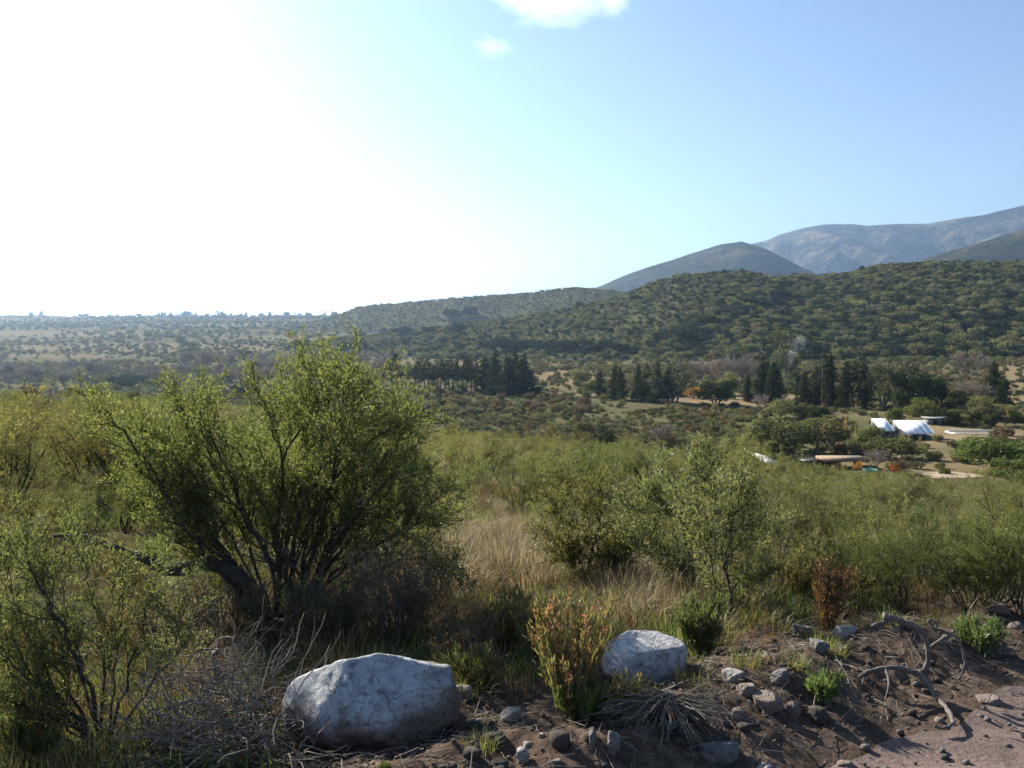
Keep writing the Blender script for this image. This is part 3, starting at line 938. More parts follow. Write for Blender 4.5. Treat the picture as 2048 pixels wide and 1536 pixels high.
tree('pine', 785, 784, 703, 40, 'lone dark pine standing left of the pine row')
rows = np.linspace(822, 950, 16)
for k, q in enumerate(rows):
    tree('pine', q, 776 + (k * 5 % 4) * 2 + k * .4, 726 - k * .6 - (k * 7 % 5) * 2.4, 17 + (k * 3 % 4) * 2, f'slim dark pine with a bare trunk, {ORD[k]} from the left in the pine row', 'pines in the row', v=k % 4)
for k, (q, b, t, w) in enumerate([(973, 786, 712, 34), (992, 791, 704, 38), (1016, 793, 712, 36), (1040, 790, 716, 40), (1062, 791, 738, 34), (1028, 778, 700, 20), (1047, 780, 703, 16), (1010, 778, 706, 14)]):
    tree('cypress', q, b, t, w, ['broad dark cypress at the left end of the dense cypress clump', 'tallest broad cypress of the dense clump beside the pine row', 'third broad cypress of the dense clump, left of its middle', 'fourth broad cypress of the dense clump, right of its middle', 'low cypress at the right end of the dense clump',
          'slim spire rising behind the middle of the cypress clump', 'slim spire at the right behind the cypress clump', 'thin spire at the left behind the cypress clump'][k], 'cypresses of the dense clump', v=k % 4)
tree('round', 1158, 772, 738, 44, 'small round olive tree alone at the edge of the tan field')
tree('fresh', 1180, 793, 764, 32, 'small bright green tree left of the cypress row')
tree('fresh', 1133, 797, 783, 22, 'tiny green bush right of the cypress clump', cat='bush')
for k, (q, b, t, w) in enumerate([(1200, 795, 735, 24), (1228, 799, 726, 28), (1244, 802, 730, 24), (1276, 799, 726, 26), (1292, 803, 722, 28), (1312, 806, 718, 30), (1334, 804, 726, 28)]):
    tree('conifer', q, b, t, w, f'dark cone-shaped tree, {ORD[k]} from the left in the row before the eucalyptus', 'cone-shaped trees in the row', v=k % 4)
tree('eucalyptus', 1350, 806, 698, 84, 'tall airy eucalyptus at the right end of the cone-shaped tree row')
tree('eucalyptus', 1308, 790, 712, 50, 'smaller grey eucalyptus behind the cone-shaped tree row')
tree('dark', 1432, 812, 758, 84, 'wide low dark tree between the eucalyptus and the bare trees')
tree('orange', 1388, 797, 772, 46, 'orange-leaved shrub left of the wide dark tree', cat='shrub')
for k, (q, b, t, w) in enumerate([(1395, 768, 716, 60), (1440, 772, 712, 64), (1478, 775, 706, 66), (1500, 770, 722, 50)]):
    tree('bare', q, b, t, w, f'leafless purple-grey tree, {ORD[k]} from the left of the bare group behind the wide dark tree', 'bare trees behind the wide dark tree')
tree('yellow', 1428, 762, 712, 24, 'bright yellow tree among the bare purple-grey trees')
tree('round', 1455, 790, 742, 50, 'olive tree before the bare purple-grey trees')
for k, (q, b, t, w) in enumerate([(1494, 804, 748, 22), (1524, 800, 714, 34), (1542, 806, 722, 26), (1557, 806, 734, 28)]):
    tree('cypress', q, b, t, w, f'dark cypress, {ORD[k]} from the left of the small group right of the bare trees', 'cypresses right of the bare trees', v=k % 4)
tree('eucalyptus', 1563, 760, 656, 78, 'very tall dark tree at the foot of the wooded hill', v=1)
tree('round', 1570, 752, 700, 66, 'pale round tree below the very tall dark tree')
tree('cypress', 1537, 745, 686, 9, 'needle-thin cypress left of the very tall dark tree')
for k, (q, b, t, w) in enumerate([(1590, 810, 744, 30), (1607, 814, 738, 28), (1628, 812, 728, 30), (1646, 816, 706, 34), (1664, 816, 700, 34), (1686, 818, 716, 32), (1708, 816, 722, 34), (1730, 818, 712, 34)]):
    tree('conifer' if k % 3 else 'pine', q, b, t, w, f'tall dark pine, {ORD[k]} from the left of the stand behind the yellow saplings', 'tall pines behind the yellow saplings', v=k % 4)
tree('eucalyptus', 1768, 820, 692, 104, 'broad tall eucalyptus rising behind the white-roofed house', v=2)
tree('eucalyptus', 1798, 826, 722, 86, 'dark eucalyptus right of the broad tall one behind the house', v=3)
tree('dark', 1822, 830, 742, 84, 'dark broad tree right behind the white-roofed house')
tree('dark', 1868, 826, 748, 64, 'dark round tree right of the eucalyptus pair')
tree('fresh', 1851, 842, 797, 78, 'bright green round tree behind the house roof')
tree('fresh', 1914, 846, 814, 56, 'pale green bush behind the grey shed', cat='bush')
tree('fresh', 1790, 846, 812, 34, 'small green tree touching the left end of the house roof')
tree('bare', 1938, 758, 704, 74, 'grey leafless tree at the foot of the hill near the right edge')
tree('bare', 1950, 806, 762, 72, 'grey leafless tree before the tall dark cypress at the right')
tree('bare', 1522, 822, 787, 36, 'small pale grey leafless tree in front of the cypress group')
tree('conifer', 1988, 806, 720, 44, 'tall dark conifer at the right before the tan field', v=1)
tree('conifer', 2004, 812, 752, 36, 'shorter dark conifer at the right before the tan field', v=2)
tree('dark', 1925, 832, 775, 76, 'dark bushy tree under the grey leafless tree')
tree('round', 1955, 838, 790, 70, 'olive bush right of the dark bushy tree', cat='bush')
for k in range(9):
    tree('round' if k % 2 else 'dark', 1905 + k * 21, 852, 822 + (k * 5 % 9), 34, f'green garden bush, {ORD[k]} from the left in the hedge beyond the dry yard', 'bushes of the hedge', cat='bush', v=k % 4)
for k, (q, b, t) in enumerate([(1692, 868, 824), (1713, 873, 830), (1746, 856, 824), (1775, 846, 826), (1800, 886, 856), (1817, 888, 868), (1840, 888, 872), (1822, 846, 826), (1943, 852, 822), (2015, 848, 820), (1668, 862, 830)]):
    tree('poplar', q, b, t, 13, ['slender yellow sapling, leftmost but one of the sapling line', 'slender yellow sapling nearest the big olive tree', 'yellow sapling left of the house roof', 'yellow sapling poking up over the left roof', 'yellow sapling before the gap between the two roofs', 'short yellow sapling before the right roof', 'short yellow sapling before the right end of the right roof',
        'yellow sapling behind the gap between the two roofs', 'yellow sapling in the hedge beyond the dry yard', 'yellow sapling at the right end of the hedge', 'faint yellow sapling at the left end of the sapling line'][k], 'yellow saplings round the house', v=k % 3, cat='sapling')
# nearer trees round the house
tree('round', 1556, 912, 832, 150, 'large round olive tree left of the yard, broader of a pair', v=1)
tree('round', 1640, 906, 834, 110, 'large round olive tree left of the yard, right one of a pair', v=2)
tree('dark', 1608, 842, 812, 56, 'dark round bush behind the pair of large olive trees', cat='bush')
tree('dark', 1640, 846, 812, 50, 'second dark round bush behind the pair of large olive trees', cat='bush')
tree('round', 1560, 838, 796, 60, 'round green bush behind the broader olive tree', cat='bush', v=3)
tree('fresh', 1742, 900, 852, 62, 'fresh green shrub left of the white-roofed house', cat='shrub')
tree('round', 1778, 916, 872, 118, 'flat-topped olive shrub in front of the white-roofed house', cat='shrub', v=0)
tree('bare', 1752, 938, 900, 60, 'grey leafless shrub left of the flat-topped olive shrub', cat='shrub')
tree('brownbush', 1805, 948, 918, 66, 'brown leafless shrub below the flat-topped olive shrub', cat='shrub')
tree('fresh', 1985, 944, 872, 150, 'wide bright olive tree at the right edge beyond the sandy path', v=2)
tree('fresh', 2030, 968, 914, 110, 'green shrub at the right edge beside the sandy path', cat='shrub', v=1)
tree('round', 2044, 930, 885, 90, 'olive tree cut by the right edge of the view', v=3)
tree('bare', 1322, 890, 846, 78, 'grey leafless shrub in the middle of the valley scrub', cat='shrub')
tree('dark', 1205, 892, 852, 60, 'dark green bush left of the grey leafless shrub', cat='bush')
tree('round', 1165, 870, 842, 44, 'round olive bush in the middle valley scrub', cat='bush')
tree('brownbush', 832, 855, 812, 96, 'rounded brown-green bush right of the tall thorn bush', cat='bush')
tree('brownbush', 1160, 838, 806, 50, 'orange-brown bush below the round olive tree', cat='bush')
tree('orange', 1716, 944, 922, 22, 'orange autumn shrub beside the turquoise tank', cat='shrub')
tree('orange', 1790, 948, 924, 26, 'orange autumn shrub before the brown leafless shrub', cat='shrub')
# left: lone trees and the grey wood
tree('eucalyptus', 377, 716, 672, 48, 'hazy grey-green tree alone left of the tall thorn bush top')
tree('dark', 485, 718, 696, 42, 'small dark round tree in the tan field on the left')
tree('dark', 590, 706, 680, 40, 'dark round tree behind the top of the thorn bush')
tree('conifer', 612, 700, 674, 22, 'dark pointed tree behind the top of the thorn bush', v=3)
tree('dark', 690, 712, 682, 42, 'dark round tree right behind the top of the thorn bush')
tree('dark', 718, 708, 678, 34, 'second dark round tree right behind the top of the thorn bush')
tree('dark', 480, 800, 768, 56, 'dark bush in the valley left of the thorn bush top', cat='bush')
tree('dark', 255, 776, 744, 88, 'wide dark bush left behind the thorn bush', cat='bush')
tree('dark', 60, 760, 736, 60, 'dark bush in the grey wood at the far left', cat='bush')
tree('brownbush', 515, 776, 744, 44, 'reddish bare tree behind the left shoulder of the thorn bush')
tree('brownbush', 22, 868, 792, 128, 'reddish-brown rounded bush at the left edge of the slope', cat='bush', v=0)
tree('brownbush', 190, 862, 806, 104, 'reddish-brown rounded bush left behind the tall thorn bush', cat='bush', v=1)
tree('bare', 92, 838, 786, 70, 'grey leafless shrub between the two reddish-brown bushes', cat='shrub', v=2)
rb = np.random.default_rng(5)
for k in range(64):
    q = rb.uniform(-20, 760) if k < 56 else rb.uniform(640, 790); b = rb.uniform(732, 775) - (8 if q > 400 else 0)
    tree('bare', q, b, b - rb.uniform(22, 38), rb.uniform(36, 62), 'leafless purple-grey tree in the left wood ' + ('at the far left' if q < 200 else 'left of the thorn bush top' if q < 400 else 'behind the thorn bush top' if q < 640 else 'left of the lone pine'), 'same', v=k % 4)
# dark round trees in lines on the slopes
HA = H_all
for k, q in enumerate(np.linspace(968, 1246, 17)):
    b = 700 + 3 * math.sin(k * 2.1) + (2 if k > 8 else 0)
    tree('dark', q, b, b - 19 - (k * 7 % 8), 30 + (k * 5 % 12), f'dark round tree, {ORD[k]} from the left in the line below the scrub hill', 'dark trees in the line', v=k % 4, fn=HA)
for k, (q, b, w) in enumerate([(769, 669, 22), (790, 667, 20), (812, 670, 30), (860, 667, 26), (915, 669, 40), (905, 640, 44), (940, 636, 40), (1345, 678, 40), (1370, 684, 50), (1400, 672, 36)]):
    tree('dark', q, b, b - w * .6, w, ['small dark tree, left of the three on the slope', 'small dark tree, middle of the three on the slope', 'wider dark tree, right of the three on the slope', 'dark tree between the three and the oval one', 'wide oval dark tree alone on the slope', 'dark tree high on the slope, left one', 'dark tree high on the slope, right one', 'dark tree at the mouth of the gully, left', 'large dark tree at the mouth of the gully', 'dark tree at the mouth of the gully, right'][k], 'dark trees on the slope', v=k % 4, fn=HA)
gp_ = np.array(GULLY, float)
for k, t in enumerate(np.linspace(0, len(gp_) - 1.02, 18)):
    i = int(t); q, b = gp_[i] + (gp_[i + 1] - gp_[i]) * (t - i)
    b += 5 * math.sin(k * 2.7); w = 22 + 10 * t / 4 + (k * 7 % 9)
    tree('dark', q + 6 * math.sin(k * 4.1), b + 5, b + 5 - w * .62, w, f'dark tree in the hill gully, {ORD[k]} from its top', 'dark trees down the hill gully', v=k % 4, fn=HA)
# trees along the skyline at the left
rb = np.random.default_rng(9)
sky_q = np.concatenate([rb.uniform(60, 420, 22), rb.uniform(420, 740, 26)])
for k, q in enumerate(sorted(sky_q)):
    hpx = rb.uniform(5, 11) + (5 if rb.random() < .2 else 0)
    yy = 2250 + rb.uniform(-60, 60)
    d = ray(q, 634)
    zz = float(H_all(np.array([d.x * yy]), np.array([yy]))[0])
    b = HORIZON - FPX * (zz - CAMZ) / yy
    kk = ['dark', 'eucalyptus', 'conifer'][k % 3]
    tree(kk, q, b + 1, b - hpx, hpx * rb.uniform(1.2, 2.4) if kk != 'conifer' else hpx * .6, 'far hazy tree on the skyline ' + ('at the far left' if q < 250 else 'left of the thorn bush top' if q < 480 else 'above the thorn bush top' if q < 640 else 'by the tiny pale building'), 'same', v=k % 4, fn=HA, y=yy)
# ------------------------------------------------------------------ houses and things of the valley yard
M_WHITE = mat_rough('white_sheen_roof', [(.3, (.74, .77, .80)), (.7, (.86, .88, .90))], .8, .32, 0)  # white base colour stands in for sun reflected off the house sheets
M_WALLD = mat_rough('dim_wall', [(.3, (.12, .11, .11)), (.7, (.2, .185, .17))], 1.2, .9, 0)
M_GREYR = mat_rough('grey_roof', [(.3, (.20, .20, .20)), (.7, (.30, .29, .28))], 1.2, .8, 0)
M_DARK = mat_rough('dark_opening', [(.3, (.012, .012, .014)), (.7, (.025, .024, .025))], 1, .5, 0)
M_KERB = mat_rough('white_kerb', [(.3, (.62, .62, .60)), (.7, (.78, .78, .76))], 1, .7, 0)
M_THATCH = mat_rough('brown_flat_roof', [(.3, (.17, .11, .07)), (.7, (.27, .19, .12))], 2, .95, 0)
M_TANK = mat_rough('turquoise_plastic', [(.3, (.02, .21, .23)), (.7, (.035, .29, .30))], .6, .45, 0)
M_RUST = mat_rough('orange_plaster', [(.3, (.30, .11, .05)), (.7, (.40, .17, .08))], 2, .9, 0)
M_TAN = mat_rough('sandy_track', [(.3, (.26, .20, .13)), (.7, (.36, .28, .19))], .5, .95, 0)
M_PALEWALL = mat_rough('pale_wall', [(.3, (.55, .52, .48)), (.7, (.68, .66, .62))], 1, .9, 0)

def yard_point(px, base):
    return ground_at(px, base)

# white-roofed house: two roof pieces over dim walls
p = yard_point(1815, 882)
m_ = p.y / FPX
hs = thing('house', 'low house with two sheet roofs painted bright white as sun sheen in the dry yard', 'house', p, 0)
def roof_wing(x0, x1, top, eave, depth, ridge_back, nm, skew):
    """a wing: walls and a roof slope facing the road"""
    xa, xb = (x0 - 1815) * m_, (x1 - 1815) * m_
    zt, ze = (882 - top) * m_, (882 - eave) * m_
    g = Geo(); cx = (xa + xb) / 2
    g.box((cx, depth / 2 + .35, (ze - .4) / 2 - .1), (xb - xa - .5, depth - .5, ze - .2))
    g.build('wall', M_WALLD, hs)
    g = Geo()
    V = []
    for (yy, zz) in ((0, ze), (ridge_back, zt), (depth + .3, ze)):
        for xx in (xa, xb): V += [(xx + skew * (zz - ze), yy, zz), (xx + skew * (zz - ze), yy, zz + .14)]
    g.add(V, np.array([[0, 2, 6, 4], [1, 5, 7, 3], [4, 6, 10, 8], [5, 9, 11, 7], [0, 1, 3, 2], [8, 10, 11, 9], [0, 4, 5, 1], [4, 8, 9, 5], [2, 3, 7, 6], [6, 7, 11, 10]]))
    r = g.build('roof', M_WHITE, hs)
    # standing seams of the sheets
    n = max(2, int((xb - xa) / 1.1)); gs = Geo()
    A = [(xa + (xb - xa) * k / n + skew * 0, 0.0, ze + .15) for k in range(n + 1)]
    B = [(xa + (xb - xa) * k / n + skew * (zt - ze), ridge_back, zt + .15) for k in range(n + 1)]
    gs.segs(A, B, [.014] * (n + 1), [.014] * (n + 1), 4)
    gs.build('seam', M_WHITE, r)['kind'] = 'stuff'
    return xa, xb, ze
a = roof_wing(1806, 1869, 847, 868, 5.2, 5.0, 'right', -.02)
b = roof_wing(1761, 1789, 843, 862, 5.0, 4.8, 'left', -.04)
g = Geo(); g.box(((1797 - 1815) * m_, 2.6, .95), (18 * m_, 3.4, 1.9)); g.build('wall', M_WALLD, hs)
g = Geo(); g.box(((1797 - 1815) * m_, 2.6, 2.06), (16 * m_, 4.0, .14)); g.build('link_roof', M_GREYR, hs)
for q in (1815, 1833, 1852):
    g = Geo(); g.box(((q - 1815) * m_, .56, .62), (.85, .06, .95)); w = g.build('window', M_DARK, hs)
g = Geo(); g.box(((1775 - 1815) * m_, .56, .8), (.9, .06, 1.6)); g.build('door', M_DARK, hs)

p = yard_point(1884, 850)
m_ = p.y / FPX
sh = thing('shed', 'low grey shed with dark openings behind the white-roofed house', 'shed', p)
g = Geo(); g.box((0, 1.6, .65), (50 * m_, 3.0, 1.3)); g.build('wall', M_WALLD, sh)
g = Geo(); g.box((0, 1.5, 1.42), (58 * m_, 4.0, .18)); g.build('roof', M_GREYR, sh)
for q in (-14, 4, 17):
    g = Geo(); g.box((q * m_, .08, .6), (8 * m_, .08, 1.0)); g.build('opening', M_DARK, sh)

# pool rim: a long oval kerb
p = yard_point(1962, 868)
m_ = p.y / FPX
g = Geo()
n = 40
outer = [((math.copysign(abs(math.cos(t)) ** .6, math.cos(t))) * 56 * m_, (math.copysign(abs(math.sin(t)) ** .6, math.sin(t))) * 3.2) for t in np.linspace(0, 2 * math.pi, n, endpoint=False)]
V = []
for (x_, y_) in outer:
    for (k, z_) in ((1, -.3), (1, .2), (.97, .2), (.96, -.3)): V.append((x_ * k, y_ * (k if k == 1 else .85), z_))
F = [[i * 4 + j, ((i + 1) % n) * 4 + j, ((i + 1) % n) * 4 + (j + 1) % 4, i * 4 + (j + 1) % 4] for i in range(n) for j in range(4)]
g.add(V, np.array(F))
o = g.build('pool_rim', M_KERB, None, loc=(p.x, p.y + 2.5, p.z))
tag(o, 'long low white oval kerb in the dry yard right of the house', 'pool')

# flat-roofed shelter, its dark mouth and orange wall
p = yard_point(1680, 940)
m_ = p.y / FPX
s_ = thing('shelter', 'open shelter with a flat brown roof and an orange wall end', 'shelter', p)
g = Geo(); g.box((14 * m_, 2.2, 19 * m_), (92 * m_, 4.4, 5 * m_)); g.build('roof', M_THATCH, s_)
g = Geo(); g.box((-6 * m_, 3.9, 8 * m_), (48 * m_, .25, 17 * m_)); g.build('back_wall', M_DARK, s_)
g = Geo(); g.box((38 * m_, .9, 8 * m_), (13 * m_, .3, 16.9 * m_)); g.build('side_wall', M_RUST, s_)
for q in (-28, -6):
    g = Geo(); g.tube([(q * m_, .3, -.2), (q * m_, .3, 17 * m_)], [.09, .08], 6); g.build('post', BARK_FAR, s_)
p = yard_point(1635, 938)
m_ = p.y / FPX
s2 = thing('hut', 'dark open hut left of the flat brown roof', 'hut', p)
g = Geo(); g.box((0, 1.6, 15 * m_), (56 * m_, 3.4, 3 * m_)); g.build('roof', M_DARK, s2)
g = Geo(); g.box((0, 2.9, 6.5 * m_), (52 * m_, .2, 14 * m_)); g.build('back_wall', M_DARK, s2)
for q in (-24, 24):
    g = Geo(); g.tube([(q * m_, .2, -.2), (q * m_, .2, 14 * m_)], [.1, .09], 6); g.build('post', BARK_FAR, s2)
p = yard_point(1552, 944)
m_ = p.y / FPX
s3 = thing('lean_to', 'small lean-to with a pale sloping roof beside the big olive trees', 'lean-to', p)
g = Geo(); g.add([(-24 * m_, 0, 19 * m_), (20 * m_, 0, 9 * m_), (-24 * m_, 3, 20 * m_), (20 * m_, 3, 10 * m_), (-24 * m_, 0, 20.5 * m_), (20 * m_, 0, 10.5 * m_), (-24 * m_, 3, 21.5 * m_), (20 * m_, 3, 11.5 * m_)],
                 np.array([[0, 2, 3, 1], [4, 5, 7, 6], [0, 1, 5, 4], [2, 6, 7, 3], [0, 4, 6, 2], [1, 3, 7, 5]])); g.build('roof', M_PALEWALL, s3)
g = Geo(); g.box((18 * m_, 1.4, 3.6 * m_), (.2, 2.4, 9 * m_)); g.build('wall', M_PALEWALL, s3)
for q in (-20, 0):
    g = Geo(); g.tube([(q * m_, .4, -.2), (q * m_, .4, 14 * m_)], [.07, .07], 6); g.build('post', BARK_FAR, s3)

# turquoise tank: a round tub, wider at the rim, on a low stand
p = yard_point(1740, 953)
m_ = p.y / FPX
t_ = thing('water_tank', 'turquoise round water tank standing low before the brown shelter', 'tank', p)
g = Geo(); n = 24; prof = [(9, 2), (12.5, 5), (13.6, 13), (14.6, 13.6), (14.6, 14.8), (13.2, 14.8), (12.6, 12), (0.01, 11.5)]
V = [(r * m_ * math.cos(2 * math.pi * i / n), r * m_ * math.sin(2 * math.pi * i / n), z * m_) for r, z in prof for i in range(n)]
g.add(V, np.array([[a * n + i, a * n + (i + 1) % n, (a + 1) * n + (i + 1) % n, (a + 1) * n + i] for a in range(len(prof) - 1) for i in range(n)]))
g.build('tub', M_TANK, t_, smooth=True)
for k in range(4):
    g = Geo(); a = k * math.pi / 2 + .6; g.box((7 * m_ * math.cos(a), 7 * m_ * math.sin(a), .8 * m_), (.25, .25, 4 * m_)); g.build('leg', BARK_FAR, t_)

def ground_patch(name, label, cx, cy_, rx, ry, mat, seed, lift=.03):
    """a flat irregular patch laid on the ground"""
    c = ground_at(cx, cy_); n = 40; rings = 6
    e1 = ground_at(cx, cy_ - ry); e0 = ground_at(cx, cy_ + ry)
    X = [c.x]; Y = [c.y]
    for r in range(1, rings + 1):
        for i in range(n):
            t = 2 * math.pi * i / n
            k = r / rings * (1 + .22 * float(vnoise(np.array([math.cos(t) * 1.6]), np.array([math.sin(t) * 1.6]), seed=seed)[0]))
            X.append(c.x + math.cos(t) * rx / FPX * c.y * k)
            Y.append(c.y + math.sin(t) * k * ((e1.y - c.y) if math.sin(t) > 0 else (c.y - e0.y)))
    X, Y = np.array(X), np.array(Y)
    V = np.stack([X, Y, H(X, Y) + lift], 1)
    F3 = np.array([[0, 1 + i, 1 + (i + 1) % n] for i in range(n)])
    F4 = np.array([[1 + r * n + i, 1 + (r + 1) * n + i, 1 + (r + 1) * n + (i + 1) % n, 1 + r * n + (i + 1) % n] for r in range(rings - 1) for i in range(n)])
    return tag(link(name, mesh_np(name, V, [F3, F4], [mat], smooth=True)), label, kind='structure')
ground_patch('path', 'sandy track in front of the yard', 1905, 952, 62, 7, M_TAN, 4, .12)

# far white building on the plain's edge, and a thin smoke plume behind the pines
d = ray(716, 607); yy = 1480.0
z = float(H_all(np.array([d.x * yy]), np.array([yy]))[0])
fb = thing('farm_building', 'tiny pale building on the tan rise at the skyline', 'building', (d.x * yy, yy, z))
g = Geo(); g.box((0, 3, 1.2), (11, 6, 3.2)); g.build('wall', M_PALEWALL, fb)
g = Geo(); g.add([(-6, -.4, 2.6), (6, -.4, 2.6), (-6, 3, 4.6), (6, 3, 4.6), (-6, 6.4, 2.6), (6, 6.4, 2.6)], [np.array([[0, 1, 3, 2], [2, 3, 5, 4], [0, 4, 5, 1]]), np.array([[0, 2, 4], [1, 5, 3]])]); g.build('roof', M_WHITE, fb)

p = ground_at(1604, 775)
m, nt, out = newmat('smoke')
tc = N(nt, 'ShaderNodeTexCoord')
nz = noise_node(nt, tc.outputs['Object'], .35, 4, .6)
mr = N(nt, 'ShaderNodeMapRange'); mr.inputs[1].default_value = .42; mr.inputs[2].default_value = .7; mr.inputs[3].default_value = 0; mr.inputs[4].default_value = .05
nt.links.new(nz, mr.inputs[0])
v = N(nt, 'ShaderNodeVolumePrincipled'); v.inputs['Color'].default_value = (.85, .92, 1, 1); v.inputs['Anisotropy'].default_value = .3
nt.links.new(mr.outputs[0], v.inputs['Density']); nt.links.new(v.outputs[0], out.inputs['Volume'])
g = Geo(); g.tube([(0, 0, 0), (.4, 0, 4), (1.5, .5, 8), (3.5, 1, 12), (6.5, 1, 15)], [.5, .9, 1.5, 2.2, 2.8], 12)
tag(g.build('smoke', m, loc=(p.x, p.y + 20, p.z + 1)), 'thin bluish smoke drifting up behind the dark pines', kind='stuff')
# ------------------------------------------------------------------ verge: road, boulders, stones
m, nt, out = newmat('road_gravel')
gp = N(nt, 'ShaderNodeNewGeometry').outputs['Position']
c = ramp(nt, noise_node(nt, gp, 30, 8, .75), [(.3, (.09, .062, .052)), (.5, (.19, .135, .115)), (.68, (.31, .23, .20))])
c = mixc(nt, .5, c, ramp(nt, noise_node(nt, gp, 2.2, 5, .6), [(.35, (.14, .092, .075)), (.65, (.27, .185, .15))]))
p_ = N(nt, 'ShaderNodeBsdfPrincipled', i_Roughness=.95)
nt.links.new(c, p_.inputs['Base Color'])
b_ = N(nt, 'ShaderNodeBump', i_Strength=1.0, i_Distance=.035); nt.links.new(noise_node(nt, gp, 38, 8, .7), b_.inputs['Height']); nt.links.new(b_.outputs[0], p_.inputs['Normal'])
nt.links.new(p_.outputs[0], out.inputs[0])
def build_road():
    us = np.concatenate([np.linspace(-40, -3, 40), np.linspace(-2.9, 6, 150), np.linspace(6.3, 60, 60)])
    ss = np.concatenate([np.linspace(-6, -2, 8), np.linspace(-1.9, .01, 45)])
    U, S = np.meshgrid(us, ss, indexing='ij')
    S = S + sstep(-.6, .1, S) * .16 * fbm(U * 1.7, U * 0 + 3, seed=55, octaves=3)
    X = EDGE[0] + U * EDIR[0] + S * ENRM[0]; Y = EDGE[1] + U * EDIR[1] + S * ENRM[1]
    Z = H(X, Y) + .008 + .022 * fbm(X * 7, Y * 7, seed=61, octaves=4) * sstep(-4, -2, S) - .02 * sstep(0, .2, S)
    Z = Z + .006
    V = np.stack([X, Y, Z], -1).reshape(-1, 3)
    nu, ns = U.shape
    i, j = np.meshgrid(np.arange(nu - 1), np.arange(ns - 1), indexing='ij')
    F = np.stack([i * ns + j, (i + 1) * ns + j, (i + 1) * ns + j + 1, i * ns + j + 1], -1).reshape(-1, 4)
    tag(link('road', mesh_np('road', V, F, [m], smooth=True)), 'pinkish gravel road along the verge', kind='structure')
build_road()

def mat_boulder(name, white, pink, split=None, dirt=True):
    """weathered pale stone: white crust, pinkish bare rock below, dark specks and cracks"""
    m, nt, out = newmat(name)
    tc = N(nt, 'ShaderNodeTexCoord'); v = tc.outputs['Object']
    big = noise_node(nt, v, 2.6, 6, .62); fine = noise_node(nt, v, 16, 8, .7)
    crust = ramp(nt, fine, [(.34, tuple(q * .42 for q in white)), (.45, tuple(q * .8 for q in white)), (.6, white)])
    bare = ramp(nt, noise_node(nt, v, 9, 7, .7), [(.3, tuple(q * .5 for q in pink)), (.55, pink), (.75, tuple(min(q * 1.35, .8) for q in pink))])
    sx = N(nt, 'ShaderNodeSeparateXYZ'); nt.links.new(v, sx.inputs[0])
    at = N(nt, 'ShaderNodeMath', operation='ADD'); nt.links.new(big, at.inputs[0])
    ml = N(nt, 'ShaderNodeMath', operation='MULTIPLY', i_1=1.5); nt.links.new(sx.outputs[2], ml.inputs[0]); nt.links.new(ml.outputs[0], at.inputs[1])
    mx_ = N(nt, 'ShaderNodeMath', operation='MULTIPLY_ADD', i_1=-.42); nt.links.new(sx.outputs[0], mx_.inputs[0]); nt.links.new(at.outputs[0], mx_.inputs[2]); at = mx_
    f = ramp(nt, at.outputs[0], [((split or .45) - .05, (0, 0, 0)), ((split or .45) + .06, (1, 1, 1))])
    c = mixc(nt, f, bare, crust)
    vo = N(nt, 'ShaderNodeTexVoronoi', feature='DISTANCE_TO_EDGE'); vo.inputs['Scale'].default_value = 5.5
    wv = N(nt, 'ShaderNodeVectorMath', operation='ADD'); nt.links.new(v, wv.inputs[0])
    nn = N(nt, 'ShaderNodeTexNoise'); nn.inputs['Scale'].default_value = 7; nt.links.new(v, nn.inputs['Vector'])
    sc2 = N(nt, 'ShaderNodeVectorMath', operation='SCALE'); sc2.inputs['Scale'].default_value = .35; nt.links.new(nn.outputs['Color'], sc2.inputs[0]); nt.links.new(sc2.outputs[0], wv.inputs[1])
    nt.links.new(wv.outputs[0], vo.inputs['Vector'])
    cr = ramp(nt, vo.outputs['Distance'], [(.0, (.72, .69, .66)), (.03, (1, 1, 1))])
    c = mixc(nt, ramp(nt, big, [(.52, (0, 0, 0)), (.62, (.5, .5, .5))]), c, mixc(nt, 1, c, cr, 'MULTIPLY'))
    spots = ramp(nt, noise_node(nt, v, 34, 4, .6), [(.56, (0, 0, 0)), (.63, (.75, .75, .75))])
    c = mixc(nt, spots, c, mixc(nt, 1, c, (.42, .40, .38), 'MULTIPLY'))
    sp2 = ramp(nt, noise_node(nt, v, 7, 8, .7), [(.54, (0, 0, 0)), (.66, (.8, .8, .8))])
    c = mixc(nt, sp2, c, mixc(nt, 1, c, (.62, .55, .50), 'MULTIPLY'))
    p = N(nt, 'ShaderNodeBsdfPrincipled', i_Roughness=.85); nt.links.new(c, p.inputs['Base Color'])
    b = N(nt, 'ShaderNodeBump', i_Strength=1.0, i_Distance=.05)
    hsum = N(nt, 'ShaderNodeMath', operation='ADD'); nt.links.new(noise_node(nt, v, 8, 10, .72), hsum.inputs[0])
    m2 = N(nt, 'ShaderNodeMath', operation='MULTIPLY', i_1=.5); nt.links.new(cr, m2.inputs[0]); nt.links.new(m2.outputs[0], hsum.inputs[1])
    nt.links.new(hsum.outputs[0], b.inputs['Height']); nt.links.new(b.outputs[0], p.inputs['Normal'])
    nt.links.new(p.outputs[0], out.inputs[0])
    return m

